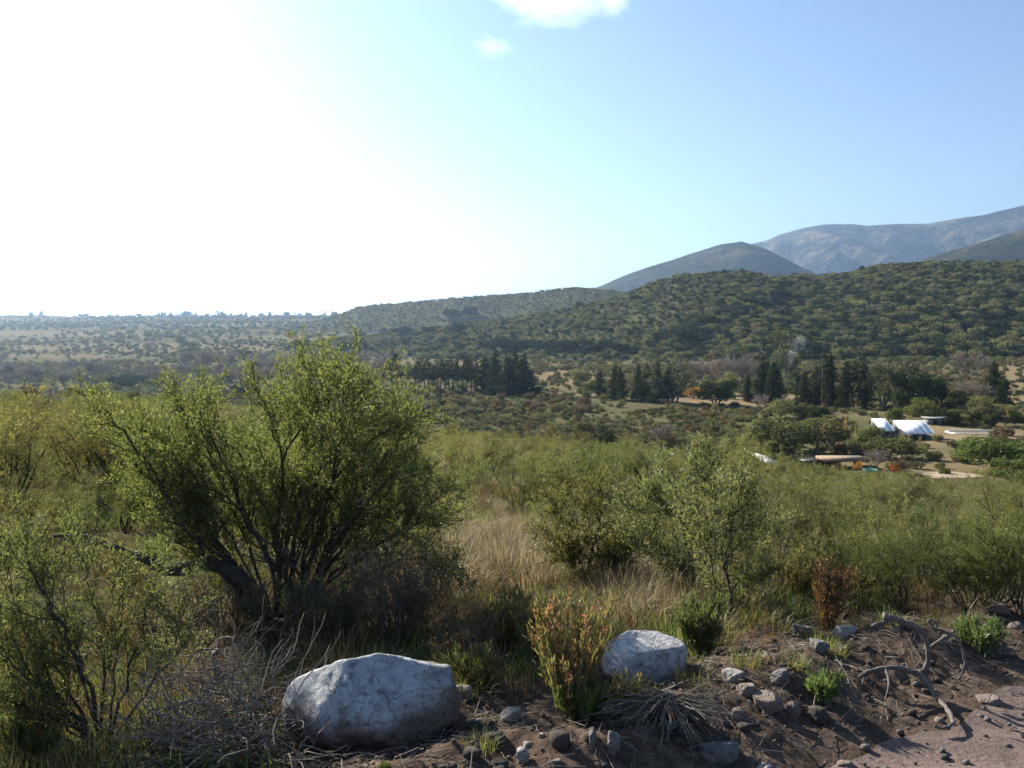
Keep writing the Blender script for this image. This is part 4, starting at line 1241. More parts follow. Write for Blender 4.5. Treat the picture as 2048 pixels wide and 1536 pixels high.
def stone_mesh(name, planes, p=14, sub=5, rough=.03, seed=0, mats=(), scale=(1, 1, 1), fr=3.0):
    """a stone: the rounded meeting of cutting planes, with chipped relief"""
    bm = bmesh.new(); bmesh.ops.create_icosphere(bm, subdivisions=sub, radius=1)
    V = np.array([v.co for v in bm.verts]); F = np.array([[q.index for q in f.verts] for f in bm.faces]); bm.free()
    acc = np.zeros(len(V))
    for n, c in planes:
        n = np.array(n, float); n /= np.linalg.norm(n)
        acc += (np.maximum(V @ n, 0) / c) ** p
    r = acc ** (-1 / p)
    P = V * r[:, None]
    q = P / np.mean(scale)
    P = P * (1 + rough * fbm(q[:, 0] * fr, q[:, 1] * fr, q[:, 2] * fr, seed=seed, octaves=4)[:, None] + rough * .4 * (np.abs(vnoise(q[:, 0] * fr * 2.2, q[:, 1] * fr * 2.2, q[:, 2] * fr * 2.2, seed=seed + 3)))[:, None])
    return mesh_np(name, P, [F], mats, smooth=True)

def rand_planes(rng, k=16, rx=1, ry=1, rz=.7):
    out = []
    for i in range(k):
        n = rng.normal(0, 1, 3); n /= np.linalg.norm(n)
        s = math.sqrt((n[0] * rx) ** 2 + (n[1] * ry) ** 2 + (n[2] * rz) ** 2)
        out.append((n, s * rng.uniform(.82, 1.05)))
    for n in ((1, 0, 0), (-1, 0, 0), (0, 1, 0), (0, -1, 0), (0, 0, 1), (0, 0, -1)):
        out.append((n, math.sqrt((n[0] * rx) ** 2 + (n[1] * ry) ** 2 + (n[2] * rz) ** 2) * 1.02))
    return out

# the big boulder: cutting planes that give its outline against the bank (metres, x right, y away, z up)
B1Y = float(ground_at(742, 1492).y)
print('B1Y', B1Y)
def bpt(px, py, y=B1Y): return along(px, py, y)
c1 = bpt(744, 1416, B1Y + .22)
k_ = c1.y / FPX
def sil_planes(outline, cx, cy_, k):
    """planes through successive outline pixels, tilted a little off the line of sight"""
    out = []
    n = len(outline)
    for i in range(n):
        x0, y0 = outline[i]; x1, y1 = outline[(i + 1) % n]
        dx, dz = (x1 - x0), -(y1 - y0)
        nx, nz = -dz, dx
        L = math.hypot(nx, nz); nx /= L; nz /= L
        c = ((x0 - cx) * nx + -(y0 - cy_) * nz) * k
        if c < 0: nx, nz, c = -nx, -nz, -c
        out.append(((nx, .36 * nz, .93 * nz), c))
    return out
out1 = [(562, 1395), (584, 1352), (655, 1325), (760, 1303), (900, 1327), (921, 1396), (917, 1436), (868, 1466), (800, 1503), (700, 1500), (590, 1466), (564, 1440)]
pl = sil_planes(out1, 742, 1408, k_)
pl += [((-.22, -.80, .55), .235), ((.50, -.84, .05), .27), ((-.12, -.80, -.60), .215), ((-.45, -.62, .64), .245), ((.30, -.88, .36), .255), ((-.72, -.68, .05), .31), ((.15, -.62, .77), .225), ((.2, .9, .3), .30), ((-.5, .8, .2), .30), ((.75, .6, .1), .36), ((.55, -.70, -.46), .27), ((-.55, -.70, -.45), .27)]
MB1 = mat_boulder('white_crusted_rock', (.52, .54, .56), (.23, .165, .135), .62)
o = link('boulder', stone_mesh('boulder', pl, p=80, sub=6, rough=.06, seed=3, mats=[MB1], fr=3.2, scale=(.4, .4, .4)), None, c1)
tag(o, 'large white crusted boulder with a pinkish underside on the verge', 'boulder')
MB2 = mat_boulder('pale_rock', (.62, .60, .59), (.20, .165, .155), .50)
c2 = bpt(1288, 1318, float(ground_at(1300, 1376).y) + .2); k2 = c2.y / FPX
out2 = [(1204, 1310), (1216, 1284), (1262, 1261), (1316, 1263), (1358, 1283), (1369, 1300), (1366, 1372), (1330, 1380), (1250, 1372), (1210, 1348)]
pl = sil_planes(out2, 1288, 1318, k2) + [((-.06, -.30, .95), .118), ((.08, -.97, .22), .15), ((-.35, -.55, .76), .15), ((.1, -.99, -.1), .17), ((-.7, -.7, .1), .21), ((.78, -.6, .05), .205), ((0, .95, .2), .2), ((-.5, .8, .3), .22)]
o = link('boulder', stone_mesh('boulder', pl, p=48, sub=6, rough=.03, seed=14, mats=[MB2], fr=4.5, scale=(.25, .25, .25)), None, c2)
tag(o, 'smaller pale boulder with a sunlit flat top behind the reddish weed', 'boulder')

MS = [mat_boulder('pale_pebble', (.44, .40, .37), (.30, .25, .22), .4), mat_boulder('pinkish_stone', (.29, .22, .18), (.20, .145, .12), .4), mat_boulder('grey_stone', (.22, .205, .19), (.145, .125, .11), .4)]
STONES = [(928, 1382, 34, 42, 0, 'rounded pale stone wedged behind the right end of the large boulder'), (1022, 1427, 44, 24, 0, 'smooth pale stone on top of the dirt bank, between boulder and weed'),
    (952, 1443, 24, 16, 0, 'small pale stone next to the lower right of the large boulder'), (1046, 1508, 24, 34, 0, 'upright pale oval stone in the dark bank below the weed'),
    (1055, 1488, 20, 13, 0, 'small pale stone just above the upright oval stone'), (1466, 1347, 46, 26, 0, 'bright pale stone right of the smaller boulder'),
    (1494, 1377, 46, 24, 1, 'flat pinkish stone, below the bright pale one'), (1538, 1400, 62, 38, 1, 'larger pinkish stone right below the flat one'),
    (1690, 1262, 40, 40, 0, 'pointed pale stone standing among the dead roots'), (1436, 1500, 84, 46, 2, 'broad grey stone at the bottom edge, right of the grey stalks'),
    (1482, 1250, 34, 18, 0, 'pale stone under the thin-stemmed shrub'), (1486, 1198, 38, 18, 1, 'pinkish stone half hidden behind the thin-stemmed shrub'),
    (1992, 1214, 46, 20, 1, 'flat pinkish stone beside the dark shrub at the right'), (2030, 1250, 30, 18, 1, 'small pinkish stone at the right edge near the dark shrub'),
    (1640, 1290, 40, 22, 2, 'grey stone left of the pointed pale stone'), (1610, 1262, 44, 22, 2, 'flat grey stone behind and left of the pointed pale stone'),
    (1186, 1470, 16, 40, 2, 'thin upright slate-like stone in the dark bank'), (1228, 1480, 26, 44, 2, 'leaning grey stone right of the thin upright one'),
    (1585, 1412, 34, 22, 1, 'stone tucked right behind the larger pinkish stone'), (1475, 1425, 30, 30, 1, 'brownish stone left below the larger pinkish stone'),
    (1110, 1524, 26, 16, 1, 'small stone at the bottom edge in the middle'), (1084, 1470, 14, 10, 0, 'tiny white stone in the dark bank'),
    (1980, 1400, 44, 20, 1, 'low reddish stone at the edge of the gravel road'), (1880, 1210, 26, 14, 1, 'small stone behind the dead roots'),
    (1532, 1262, 22, 14, 0, 'tiny pale stone between the thin-stemmed shrub and the roots'), (1690, 1530, 40, 20, 1, 'stone at the bottom edge left of the gravel road'),
    (1560, 1350, 40, 24, 2, 'dark grey stone on the bank above the larger pinkish stone'), (1340, 1448, 30, 18, 2, 'grey stone among the grey dead stalks'), (1530, 1535, 36, 18, 0, 'pale stone at the bottom edge right of the broad grey stone'),
    (1925, 1490, 30, 14, 1, 'stone lying on the gravel road'), (1880, 1440, 22, 12, 1, 'small stone on the gravel near the road edge')]
rs = np.random.default_rng(77)
for k, (q, r, w, h, mi, lab) in enumerate(STONES):
    g0 = ground_at(q, r + h * .35)
    kk = g0.y / FPX
    a, b = w * .5 * kk, h * .5 * kk
    me = stone_mesh('stone', rand_planes(rs, 15, a, max(a, b) * .8, b * 1.12), p=24, sub=4, rough=.07, seed=k, mats=[MS[mi]], fr=2.2, scale=(a, a, a))
    o = link('stone', me, None, (g0.x, g0.y, g0.z + b * .38)); o.rotation_euler = (0, rs.normal(0, .06), 0)
    tag(o, lab, 'stone')

# gravel and clods
peb = []
for k in range(5):
    me = stone_mesh('pebble', rand_planes(rs, 10, .5, .42, .32), p=9, sub=1, rough=.05, seed=30 + k, mats=[[MS[0], MS[1], MS[2]][k % 3]], fr=2)
    s = [(1730, 1500), (1800, 1470), (1890, 1520), (1960, 1440), (2010, 1500)][k]
    g0 = ground_at(*s); o = link('pebble', me, None, (g0.x, g0.y, g0.z + .012)); o.scale = (.045,) * 3
    tag(o, ['dark pebble at the left border of the gravel', 'pebble near the middle of the gravel', 'pebble at the bottom edge of the gravel', 'reddish pebble high on the gravel', 'pebble at the far right of the gravel'][k], 'pebble'); peb.append(o)
def near_pts(n, umin, umax, smin, smax, seed):
    r = np.random.default_rng(seed)
    u = r.uniform(umin, umax, n); s = r.uniform(smin, smax, n)
    return EDGE[0] + u * EDIR[0] + s * ENRM[0], EDGE[1] + u * EDIR[1] + s * ENRM[1], u, s, r
x, y, u, s, r = near_pts(9000, -3.2, 8, -1.6, 1.9, 40)
d = np.exp(-((s - .45) / .7) ** 2) + .5 * (s < 0)
ok = (r.random(len(x)) < d) & (y > 2)
x, y, s = x[ok], y[ok], s[ok]
S = np.clip(r.exponential(.008, len(x)) + .006, 0, .036)
scatter('gravel', 'small pebbles strewn over the road and dirt bank', peb, np.stack([x, y, H(x, y) + .016 * (s < .1) + S * .12], 1), S, seed=3)
m_clod = mat_rough('clod', [(.3, (.035, .025, .019)), (.6, (.075, .055, .042)), (.8, (.13, .10, .075))], 20, .95, .5, 60)
cl = []
for k in range(4):
    me = stone_mesh('dirt_clod', rand_planes(rs, 9, .5, .45, .36), p=9, sub=2, rough=.3, seed=50 + k, mats=[m_clod], fr=3)
    q = [(985, 1490), (1120, 1490), (1390, 1440), (1640, 1440)][k]
    g0 = ground_at(*q); o = link('dirt_clod', me, None, (g0.x, g0.y, g0.z + .02)); o.scale = (.085,) * 3
    tag(o, ['dark clod of earth right of the large boulder', 'dark clod of earth below the reddish weed', 'dark clod of earth by the grey stalks', 'dark clod of earth near the road end of the roots'][k], 'clod'); cl.append(o)
x, y, u, s, r = near_pts(1900, -3.2, 8, .05, 1.7, 41)
ok = r.random(len(x)) < np.exp(-((s - .6) / .45) ** 2)
x, y = x[ok], y[ok]; S = np.clip(r.exponential(.018, len(x)) + .010, 0, .06)
scatter('dirt_clods', 'dark clods of dug earth along the bank', cl, np.stack([x, y, H(x, y) + S * .1], 1), S, seed=4)

# ------------------------------------------------------------------ dead wood
def px_tube(g, pts, y0, w0, w1, wob=.0, n=7, rng=None, dy=None):
    P = [along(a, b, y0 + (dy[i] if dy else 0)) for i, (a, b) in enumerate(pts)]
    P = np.array([tuple(p) for p in P])
    # finer points along a smooth curve
    m_ = len(P); t = np.linspace(0, m_ - 1, (m_ - 1) * 5 + 1)
    Q = []
    for tt in t:
        i = min(int(tt), m_ - 2); f = tt - i
        p0, p1, p2, p3 = P[max(i - 1, 0)], P[i], P[i + 1], P[min(i + 2, m_ - 1)]
        Q.append(.5 * ((2 * p1) + (-p0 + p2) * f + (2 * p0 - 5 * p1 + 4 * p2 - p3) * f * f + (-p0 + 3 * p1 - 3 * p2 + p3) * f ** 3))
    Q = np.array(Q); k = y0 / FPX / 2 * .78
    R = np.linspace(w0, w1, len(Q)) * k
    if rng is not None:
        Q = Q + rng.normal(0, wob * k * w0, Q.shape); R = R * (1 + .18 * rng.normal(0, 1, len(Q)).clip(-1.5, 1.5))
    g.tube(Q, R, n)
    return Q, R

rd = np.random.default_rng(8)
g0 = ground_at(1780, 1370)
rt = thing('dead_root', 'twisted grey dead roots arching over the bank at the right', 'root', g0)
yr = g0.y
def root_part(name, pts, w0, w1, dy=None, yy=0.0):
    g = Geo(); px_tube(g, pts, yr + yy, w0, w1, .12, 8, rd, dy)
    g.V = [v - np.array(tuple(g0)) for v in g.V]
    g.build(name, ROOT_WOOD, rt, smooth=True)
root_part('root', [(1700, 1372), (1735, 1345), (1790, 1335), (1838, 1345), (1856, 1320), (1852, 1280), (1832, 1255), (1795, 1240), (1768, 1232)], 13, 18)
root_part('root', [(1838, 1342), (1870, 1390), (1895, 1420), (1905, 1445), (1888, 1456), (1868, 1452)], 15, 7, dy=[0, -.1, -.25, -.4, -.45, -.45])
root_part('root', [(1848, 1300), (1868, 1290), (1905, 1270), (1926, 1300), (1928, 1340), (1915, 1360)], 12, 6, yy=.05)
root_part('root', [(1905, 1272), (1885, 1262), (1866, 1255), (1858, 1240), (1872, 1246), (1870, 1262)], 9, 5, yy=.05)
root_part('root', [(1790, 1240), (1760, 1246), (1742, 1252)], 12, 6)
root_part('root', [(1735, 1345), (1690, 1330), (1640, 1318), (1610, 1305)], 9, 4, dy=[0, .1, .2, .3])
root_part('root', [(1770, 1336), (1778, 1365), (1770, 1400)], 7, 4, dy=[0, -.1, -.2])

# brush pile at the left
g0 = ground_at(430, 1470)
bp = thing('brush_pile', 'tangled pile of dead thin branches left of the large boulder', 'brush pile', g0)
def off(g): g.V = [v - np.array(tuple(g0)) for v in g.V]; return g
g = Geo(); A = []; B = []; ra = []; rb_ = []
for k in range(620):
    q = rd.normal(450, 85); r0 = rd.uniform(1340, 1530)
    if q < 250 or q > 640: continue
    yy = rd.uniform(-.45, .45)
    s0 = ground_at(q, min(r0 + 40, 1535))
    hh = rd.uniform(0, .26) * (1 - abs(q - 440) / 260)
    st = np.array([s0.x, s0.y + yy * .4, float(H(np.array([s0.x]), np.array([s0.y + yy * .4]))[0]) + max(hh, 0)])
    dd = np.array([rd.normal(0, 1), rd.normal(0, .7), rd.normal(.15, .42)])
    L = rd.uniform(.12, .5)
    pts, rr = branch(rd, st, dd, L, rd.uniform(.0016, .0042), .06, .28, .0, .4)
    for i in range(len(pts) - 1): A.append(pts[i]); B.append(pts[i + 1]); ra.append(rr[i]); rb_.append(rr[i + 1])
    if rd.random() < .6:
        i = len(pts) // 2
        p2, r2 = branch(rd, pts[i], dd + rd.normal(0, .8, 3), L * .5, rr[i] * .7, .05, .3, 0, .4)
        for i in range(len(p2) - 1): A.append(p2[i]); B.append(p2[i + 1]); ra.append(r2[i]); rb_.append(r2[i + 1])
g.segs(A, B, ra, rb_, 4)
o = off(g).build('twigs', TWIG_DEAD, bp); o['kind'] = 'stuff'
yb = g0.y
for pts, w0, w1 in [([(566, 1388), (540, 1398), (480, 1394), (400, 1380)], 5, 9), ([(340, 1370), (372, 1330), (395, 1302), (440, 1298)], 9, 4), ([(400, 1345), (470, 1325), (500, 1330)], 7, 3), ([(450, 1400), (510, 1430), (560, 1478), (600, 1500)], 8, 3), ([(505, 1380), (530, 1355), (552, 1338)], 4, 3), ([(330, 1420), (390, 1400), (440, 1420), (470, 1460)], 7, 4), ([(470, 1520), (500, 1480), (514, 1445)], 6, 3), ([(290, 1480), (350, 1455), (420, 1470)], 7, 4), ([(565, 1440), (590, 1475), (600, 1480)], 4, 2), ([(430, 1530), (470, 1500), (560, 1512), (650, 1536)], 6, 3), ([(240, 1536), (250, 1490), (262, 1450)], 6, 3), ([(380, 1310), (405, 1275), (430, 1255)], 4, 2)]:
    g = Geo(); px_tube(g, pts, yb + rd.uniform(-.15, .1), w0 * .8, w1 * .8, .2, 6, rd)
    off(g).build('branch', TWIG_DEAD, bp, smooth=True)
g = Geo(); px_tube(g, [(440, 1365), (432, 1335), (428, 1312), (440, 1300)], yb + .1, 24, 14, .05, 9, rd); off(g).build('stump', BARK_GREY, bp, smooth=True)
# the orange scrap in the pile
g = Geo(); s0 = along(500, 1466, yb - .12); L = .032
V = [(0, 0, 0), (L, .004, .006), (L * 1.3, -.002, .016), (L * .9, 0, .030), (L * .2, .004, .026), (-L * .25, 0, .012), (L * .5, .010, .014)]
g.add(V, np.array([[0, 1, 6], [1, 2, 6], [2, 3, 6], [3, 4, 6], [4, 5, 6], [5, 0, 6]]))
m_or = mat_leaf('orange_leaf', [(.55, .13, .03), (.62, .17, .04)], .3, gloss=0, objvar=.05)
tag(g.build('orange_leaf', m_or, None, loc=s0), 'single orange leaf caught in the brush pile', 'leaf')

# grey dead stalks lying below the smaller boulder
g0 = ground_at(1310, 1450)
ds = thing('dead_stalks', 'fan of pale grey dead stalks on the bank below the smaller boulder', 'dead plant', g0)
g = Geo(); A = []; B = []; ra = []; rb_ = []
for k in range(150):
    st = np.array(tuple(along(1330 + rd.normal(0, 10), 1392 + rd.normal(0, 6), g0.y + .10)))
    a = rd.uniform(-.15, 1.15) * math.pi
    dd = np.array([math.cos(a) * 1.0, -abs(math.sin(a)) * .9, -.12 + rd.normal(0, .18)])
    pts, rr = branch(rd, st, dd, rd.uniform(.10, .34), rd.uniform(.0015, .0035), .05, .14, -.03, .5)
    for i in range(len(pts)):
        zg = float(H(np.array([pts[i][0]]), np.array([pts[i][1]]))[0]) + .008 + .03 * rd.random()
        if pts[i][2] < zg: pts[i][2] = zg
    for i in range(len(pts) - 1): A.append(pts[i]); B.append(pts[i + 1]); ra.append(rr[i]); rb_.append(rr[i + 1])
g.segs(A, B, ra, rb_, 4); off(g).build('stalks', TWIG_DEAD, ds)
for pts in ([(1340, 1386), (1332, 1420), (1318, 1455)], [(1342, 1388), (1352, 1410), (1362, 1436)], [(1338, 1386), (1300, 1400), (1262, 1440)]):
    g = Geo(); px_tube(g, pts, g0.y - .02, 7, 4, .1, 6, rd); off(g).build('branch', BARK_GREY, ds, smooth=True)

# ------------------------------------------------------------------ the tall thorn bush
def px_shrub(name, label, base_px, stems, leafmat, cfg_n, twl, per, ll, lw, seed, h_hint, wmat=BARK, cat='shrub', dead=(), depth=.35, extra=0, spread=(.58, .68), subL=.21, low=.22):
    """a shrub whose main stems follow pixels of the photograph, spread in depth"""
    rng = np.random.default_rng(seed)
    g0 = ground_at(*base_px); y0 = g0.y
    w = Wood()
    cfg = dict(L=[h_hint * subL, twl], n=list(cfg_n), spread=list(spread), wig=.14, up=[.10, .05], step=[.08, .05], rf=.5, rmin=.0022)
    cfg['from'] = [low, .12]
    lines = []
    for st in stems:
        pts, w0 = st[0], st[1]; dyend = st[2] if len(st) > 2 else rng.uniform(-depth, depth)
        P = np.array([tuple(along(a, b, y0 + dyend * (i / (len(pts) - 1)) ** 1.2)) for i, (a, b) in enumerate(pts)])
        lines.append((P, w0, st[3] if len(st) > 3 else 1.0))
    for k in range(extra):
        P, w0, _ = lines[rng.integers(0, len(stems))]
        Q = P + (np.linspace(0, 1, len(P)) ** 1.2)[:, None] * np.array([rng.normal(0, .10 * h_hint), rng.uniform(-1, 1) * depth * 1.8, -abs(rng.normal(0, .08 * h_hint))])
        lines.append((Q, w0 * .7, 1.0))
    for P, w0, leafy in lines:
        t = np.linspace(0, len(P) - 1, (len(P) - 1) * 4 + 1)
        Q = np.stack([np.interp(t, np.arange(len(P)), P[:, i]) for i in range(3)], 1)
        Q[1:-1] = (Q[:-2] + Q[1:-1] * 2 + Q[2:]) / 4
        Q = Q + rng.normal(0, .009, Q.shape)
        R = np.linspace(w0 * .58, w0 * .16, len(Q)) * y0 / FPX / 2
        pts = [q - np.array(tuple(g0)) for q in Q]
        w.add(pts, R)
        if leafy > 0:
            c2 = dict(cfg); c2['n'] = [max(1, int(cfg['n'][0] * leafy)), cfg['n'][1]]
            ramify(rng, w, pts, list(R), 0, c2)
            w.twig(pts[len(pts) * 3 // 5:])
    V, F = leaves_on(rng, w.TA, w.TB, per, ll, lw, off=.012, lv=.5)
    t = thing(name, label, cat, g0)
    w.geo(6).build('branches', wmat, t)
    link('foliage', mesh_np('foliage', V, [F], [leafmat]), t)
    for pts, w0, w1 in dead:
        g = Geo(); px_tube(g, pts, y0 - .1, w0, w1, .06, 9, rng); g.V = [v - np.array(tuple(g0)) for v in g.V]
        g.build('limb', wmat, t, smooth=True)
    return t

S_MAIN = [
    ([(520, 1235), (485, 1165), (440, 1095), (415, 1010), (405, 940), (375, 850), (350, 785)], 26, .1),
    ([(545, 1235), (560, 1140), (540, 1040), (505, 950), (475, 910), (450, 880)], 20, .35),
    ([(560, 1235), (560, 1150), (500, 1060), (470, 960), (420, 880), (395, 820)], 16, -.35),
    ([(600, 1235), (640, 1130), (685, 1030), (735, 965), (775, 910)], 26, -.1),
    ([(605, 1235), (650, 1140), (720, 1050), (780, 1005), (825, 975)], 18, .3),
    ([(575, 1235), (585, 1110), (600, 980), (610, 850), (610, 800), (620, 740)], 20, .15),
    ([(590, 1235), (620, 1110), (660, 980), (690, 850), (690, 790), (695, 755)], 20, .0),
    ([(585, 1235), (620, 1130), (650, 1020), (690, 920), (725, 840), (745, 810)], 16, .45),
    ([(560, 1235), (545, 1120), (560, 1000), (570, 900), (625, 830), (650, 765)], 16, -.4),
    ([(530, 1235), (470, 1130), (390, 1060), (330, 1000), (300, 950), (285, 900)], 15, -.2),
    ([(530, 1235), (450, 1150), (370, 1090), (325, 1030), (300, 985)], 13, .35),
    ([(545, 1235), (500, 1100), (440, 960), (405, 880), (395, 830)], 14, .5),
    ([(580, 1235), (590, 1120), (640, 1000), (720, 900), (770, 860), (800, 850)], 14, -.45),
    ([(600, 1235), (670, 1150), (760, 1090), (820, 1040), (850, 1030)], 13, -.2),
]
px_shrub('thorn_bush', 'tall spreading thorn bush with dark trunks, the biggest shrub on the left', (565, 1240), S_MAIN, L_THORN, (15, 7), .15, 12, .024, .0075, 21, 1.9,
         dead=[([(535, 1245), (505, 1190), (470, 1145), (410, 1132), (340, 1140), (290, 1118), (230, 1095), (170, 1075), (110, 1072)], 46, 12), ([(600, 1150), (560, 1100), (500, 1062), (488, 1020), (484, 990)], 9, 4)], extra=22, depth=.42)
S_LEFT = [
    ([(185, 1490), (150, 1430), (90, 1370), (20, 1310), (-60, 1250)], 22, -.1),
    ([(200, 1490), (180, 1380), (140, 1270), (90, 1200), (60, 1130), (50, 1080)], 18, .1),
    ([(200, 1490), (210, 1360), (200, 1250), (180, 1160), (160, 1100)], 13, .3),
    ([(210, 1490), (250, 1380), (280, 1280), (300, 1200), (320, 1160)], 13, .1),
    ([(180, 1490), (120, 1400), (60, 1280), (20, 1180), (0, 1100)], 15, .25),
    ([(215, 1490), (280, 1400), (330, 1330), (365, 1280), (380, 1240)], 11, -.05),
    ([(190, 1490), (140, 1450), (70, 1420), (0, 1400)], 12, -.15),
    ([(195, 1490), (160, 1350), (100, 1220), (110, 1150), (120, 1110)], 11, .35),
]
px_shrub('thorn_bush', 'thorn bush with leaning stems in the lower left corner', (195, 1492), S_LEFT, L_CORNER, (10, 7), .12, 12, .018, .006, 33, 1.0, extra=7, depth=.25, subL=.24)
# slim-trunked shrubs before the tan grass
px_shrub('thorn_bush', 'small round thorn bush with a forked trunk, beyond the reddish weed', (1172, 1178), [
    ([(1172, 1178), (1160, 1120), (1140, 1075), (1120, 1030), (1112, 1005)], 13, .1), ([(1174, 1178), (1180, 1110), (1200, 1050), (1205, 1000), (1200, 975)], 11, -.1), ([(1176, 1178), (1195, 1120), (1230, 1080), (1255, 1060), (1270, 1040)], 9, .2),
    ([(1170, 1178), (1150, 1140), (1120, 1100), (1100, 1060)], 8, -.2), ([(1174, 1178), (1185, 1120), (1180, 1060), (1165, 1010), (1160, 990)], 9, .3), ([(1176, 1178), (1210, 1130), (1240, 1110), (1262, 1100)], 8, -.1)], L_THORN, (9, 7), .14, 11, .025, .008, 41, 1.0, extra=4, depth=.3, subL=.15)
px_shrub('thorn_bush', 'open thorn bush with one slim bent trunk behind the smaller boulder', (1392, 1194), [
    ([(1392, 1194), (1380, 1130), (1374, 1060), (1362, 1000), (1340, 960), (1320, 940)], 15, .0), ([(1376, 1080), (1390, 1010), (1410, 960), (1420, 920)], 9, .2), ([(1374, 1060), (1340, 1020), (1310, 1000), (1290, 985)], 7, -.2), ([(1390, 1180), (1360, 1130), (1330, 1090), (1300, 1060)], 7, .2),
    ([(1378, 1100), (1420, 1040), (1450, 1000), (1470, 980)], 7, -.1), ([(1370, 1040), (1370, 980), (1380, 930)], 7, .3)], L_PALE, (9, 7), .15, 9, .026, .0075, 43, 1.2, extra=3, depth=.3, subL=.14)
px_shrub('thorn_bush', 'thin-stemmed thorn bush right of the bright feathery plant', (1462, 1262), [
    ([(1462, 1262), (1458, 1190), (1452, 1120), (1460, 1050), (1480, 990), (1490, 950)], 10, .1), ([(1456, 1250), (1430, 1170), (1420, 1110), (1400, 1060)], 7, -.1), ([(1460, 1200), (1490, 1130), (1520, 1080), (1545, 1050)], 7, .2),
    ([(1455, 1150), (1440, 1080), (1430, 1020), (1435, 980)], 7, .3), ([(1462, 1230), (1500, 1180), (1530, 1150)], 6, -.2)], L_PALE, (9, 7), .13, 9, .024, .007, 47, 1.1, extra=2, depth=.25, subL=.14)

# ------------------------------------------------------------------ upright broom-like weeds
L_RUST = mat_leaf('rust_leaf', [(.24, .13, .05), (.30, .17, .07), (.20, .19, .07)], .5)
def broom(seed, h, w, n, per, ll, lw, red=0.0, curve=.05):
    rng = np.random.default_rng(seed)
    wd = Wood(); tipA = []; tipB = []
    for k in range(n):
        a = rng.random() * 6.28; sp = rng.random() ** .6 * w / h * .55
        b = np.array([math.cos(a), math.sin(a), 0]) * w * .12 * rng.random(); b[2] = -.03
        pts, rr = branch(rng, b, (math.cos(a) * sp, math.sin(a) * sp, 1), h * rng.uniform(.6, 1.05), .0035, .06, .06, curve, .4)
        wd.add(pts, rr)
        cut = int(len(pts) * .68)
        wd.twig(pts[len(pts) // 7:])
        if rng.random() < red: 
            for i in range(cut, len(pts) - 1): tipA.append(pts[i]); tipB.append(pts[i + 1])
        for j in range(3):
            i = rng.integers(len(pts) // 3, len(pts) - 1)
            p2, r2 = branch(rng, pts[i], (pts[i + 1] - pts[i]) / .06 + rng.normal(0, .4, 3), h * .22, .0022, .05, .08, .1, .4)
            wd.add(p2, r2); wd.twig(p2)
    lv = leaves_on(rng, wd.TA, wd.TB, per, ll, lw, off=.006, follow=.6, upb=.3)
    tp = leaves_on(rng, tipA, tipB, per * 2, ll * .55, lw * 1.3, off=.01, follow=.4, upb=.2) if tipA else None
    return wd.geo(4), lv, tp

def broom_at(px, base, hpx, wpx, n, lmat, label, seed, red=0., name='broom_weed', per=7, ll=.034, lw=.0065, rmat=None):
    g0 = ground_at(px, base); k = g0.y / FPX
    wd, lv, tp = broom(seed, hpx * k, wpx * k, n, per, ll, lw, red)
    t = plant_thing(name, wd, lv, TWIG_DEAD, lmat, label, 'weed', g0, 0, wname='stems')
    if tp: link('seed_heads', mesh_np('seed_heads', tp[0], [tp[1]], [rmat or L_RED]), t)['kind'] = 'stuff'
    return t
broom_at(1140, 1432, 250, 190, 46, L_HERB, 'tall upright weed with reddish seed heads between the two boulders', 1, .75)
broom_at(1080, 1330, 150, 160, 30, L_HERB, 'reddish-tipped weed behind the tall upright one', 2, .6)
broom_at(1015, 1300, 130, 150, 26, L_HERB, 'yellow-green weed with few red tips behind the large boulder', 12, .35)
broom_at(1165, 1445, 110, 110, 40, L_BRIGHT, 'small bright green broom plant at the foot of the reddish weed', 3, 0, ll=.028, lw=.006, per=10)
broom_at(1398, 1318, 140, 115, 60, L_CORNER, 'bright green feathery plant beside the smaller boulder', 4, 0, ll=.032, lw=.005, per=11)
broom_at(1655, 1255, 150, 100, 24, L_RUST, 'rust-coloured upright weed behind the dead roots', 5, .8, rmat=L_RED)
broom_at(1600, 1200, 110, 110, 30, L_HERB, 'olive weed left of the rust-coloured one', 13, .2)
broom_at(950, 1380, 110, 110, 28, L_HERB, 'leafy weed just right of the large boulder top', 6, .2)
broom_at(1250, 1420, 90, 110, 24, L_HERB, 'low yellowish weed under the smaller boulder', 7, .3)
broom_at(1650, 1400, 75, 100, 26, L_CORNER, 'low green weed in front of the dead roots', 8, 0)
broom_at(1960, 1300, 90, 140, 30, L_CORNER, 'low green weed under the dark shrub at the right', 9, 0)
broom_at(60, 1530, 110, 150, 30, L_BRIGHT, 'green weed at the bottom left corner', 10, 0)
broom_at(768, 1536, 24, 22, 8, L_BRIGHT, 'tiny green seedling in front of the large boulder', 11, 0, ll=.016, lw=.005)
broom_at(1720, 1190, 60, 70, 22, L_BRIGHT, 'light green weed right of the rust-coloured one', 14, 0)

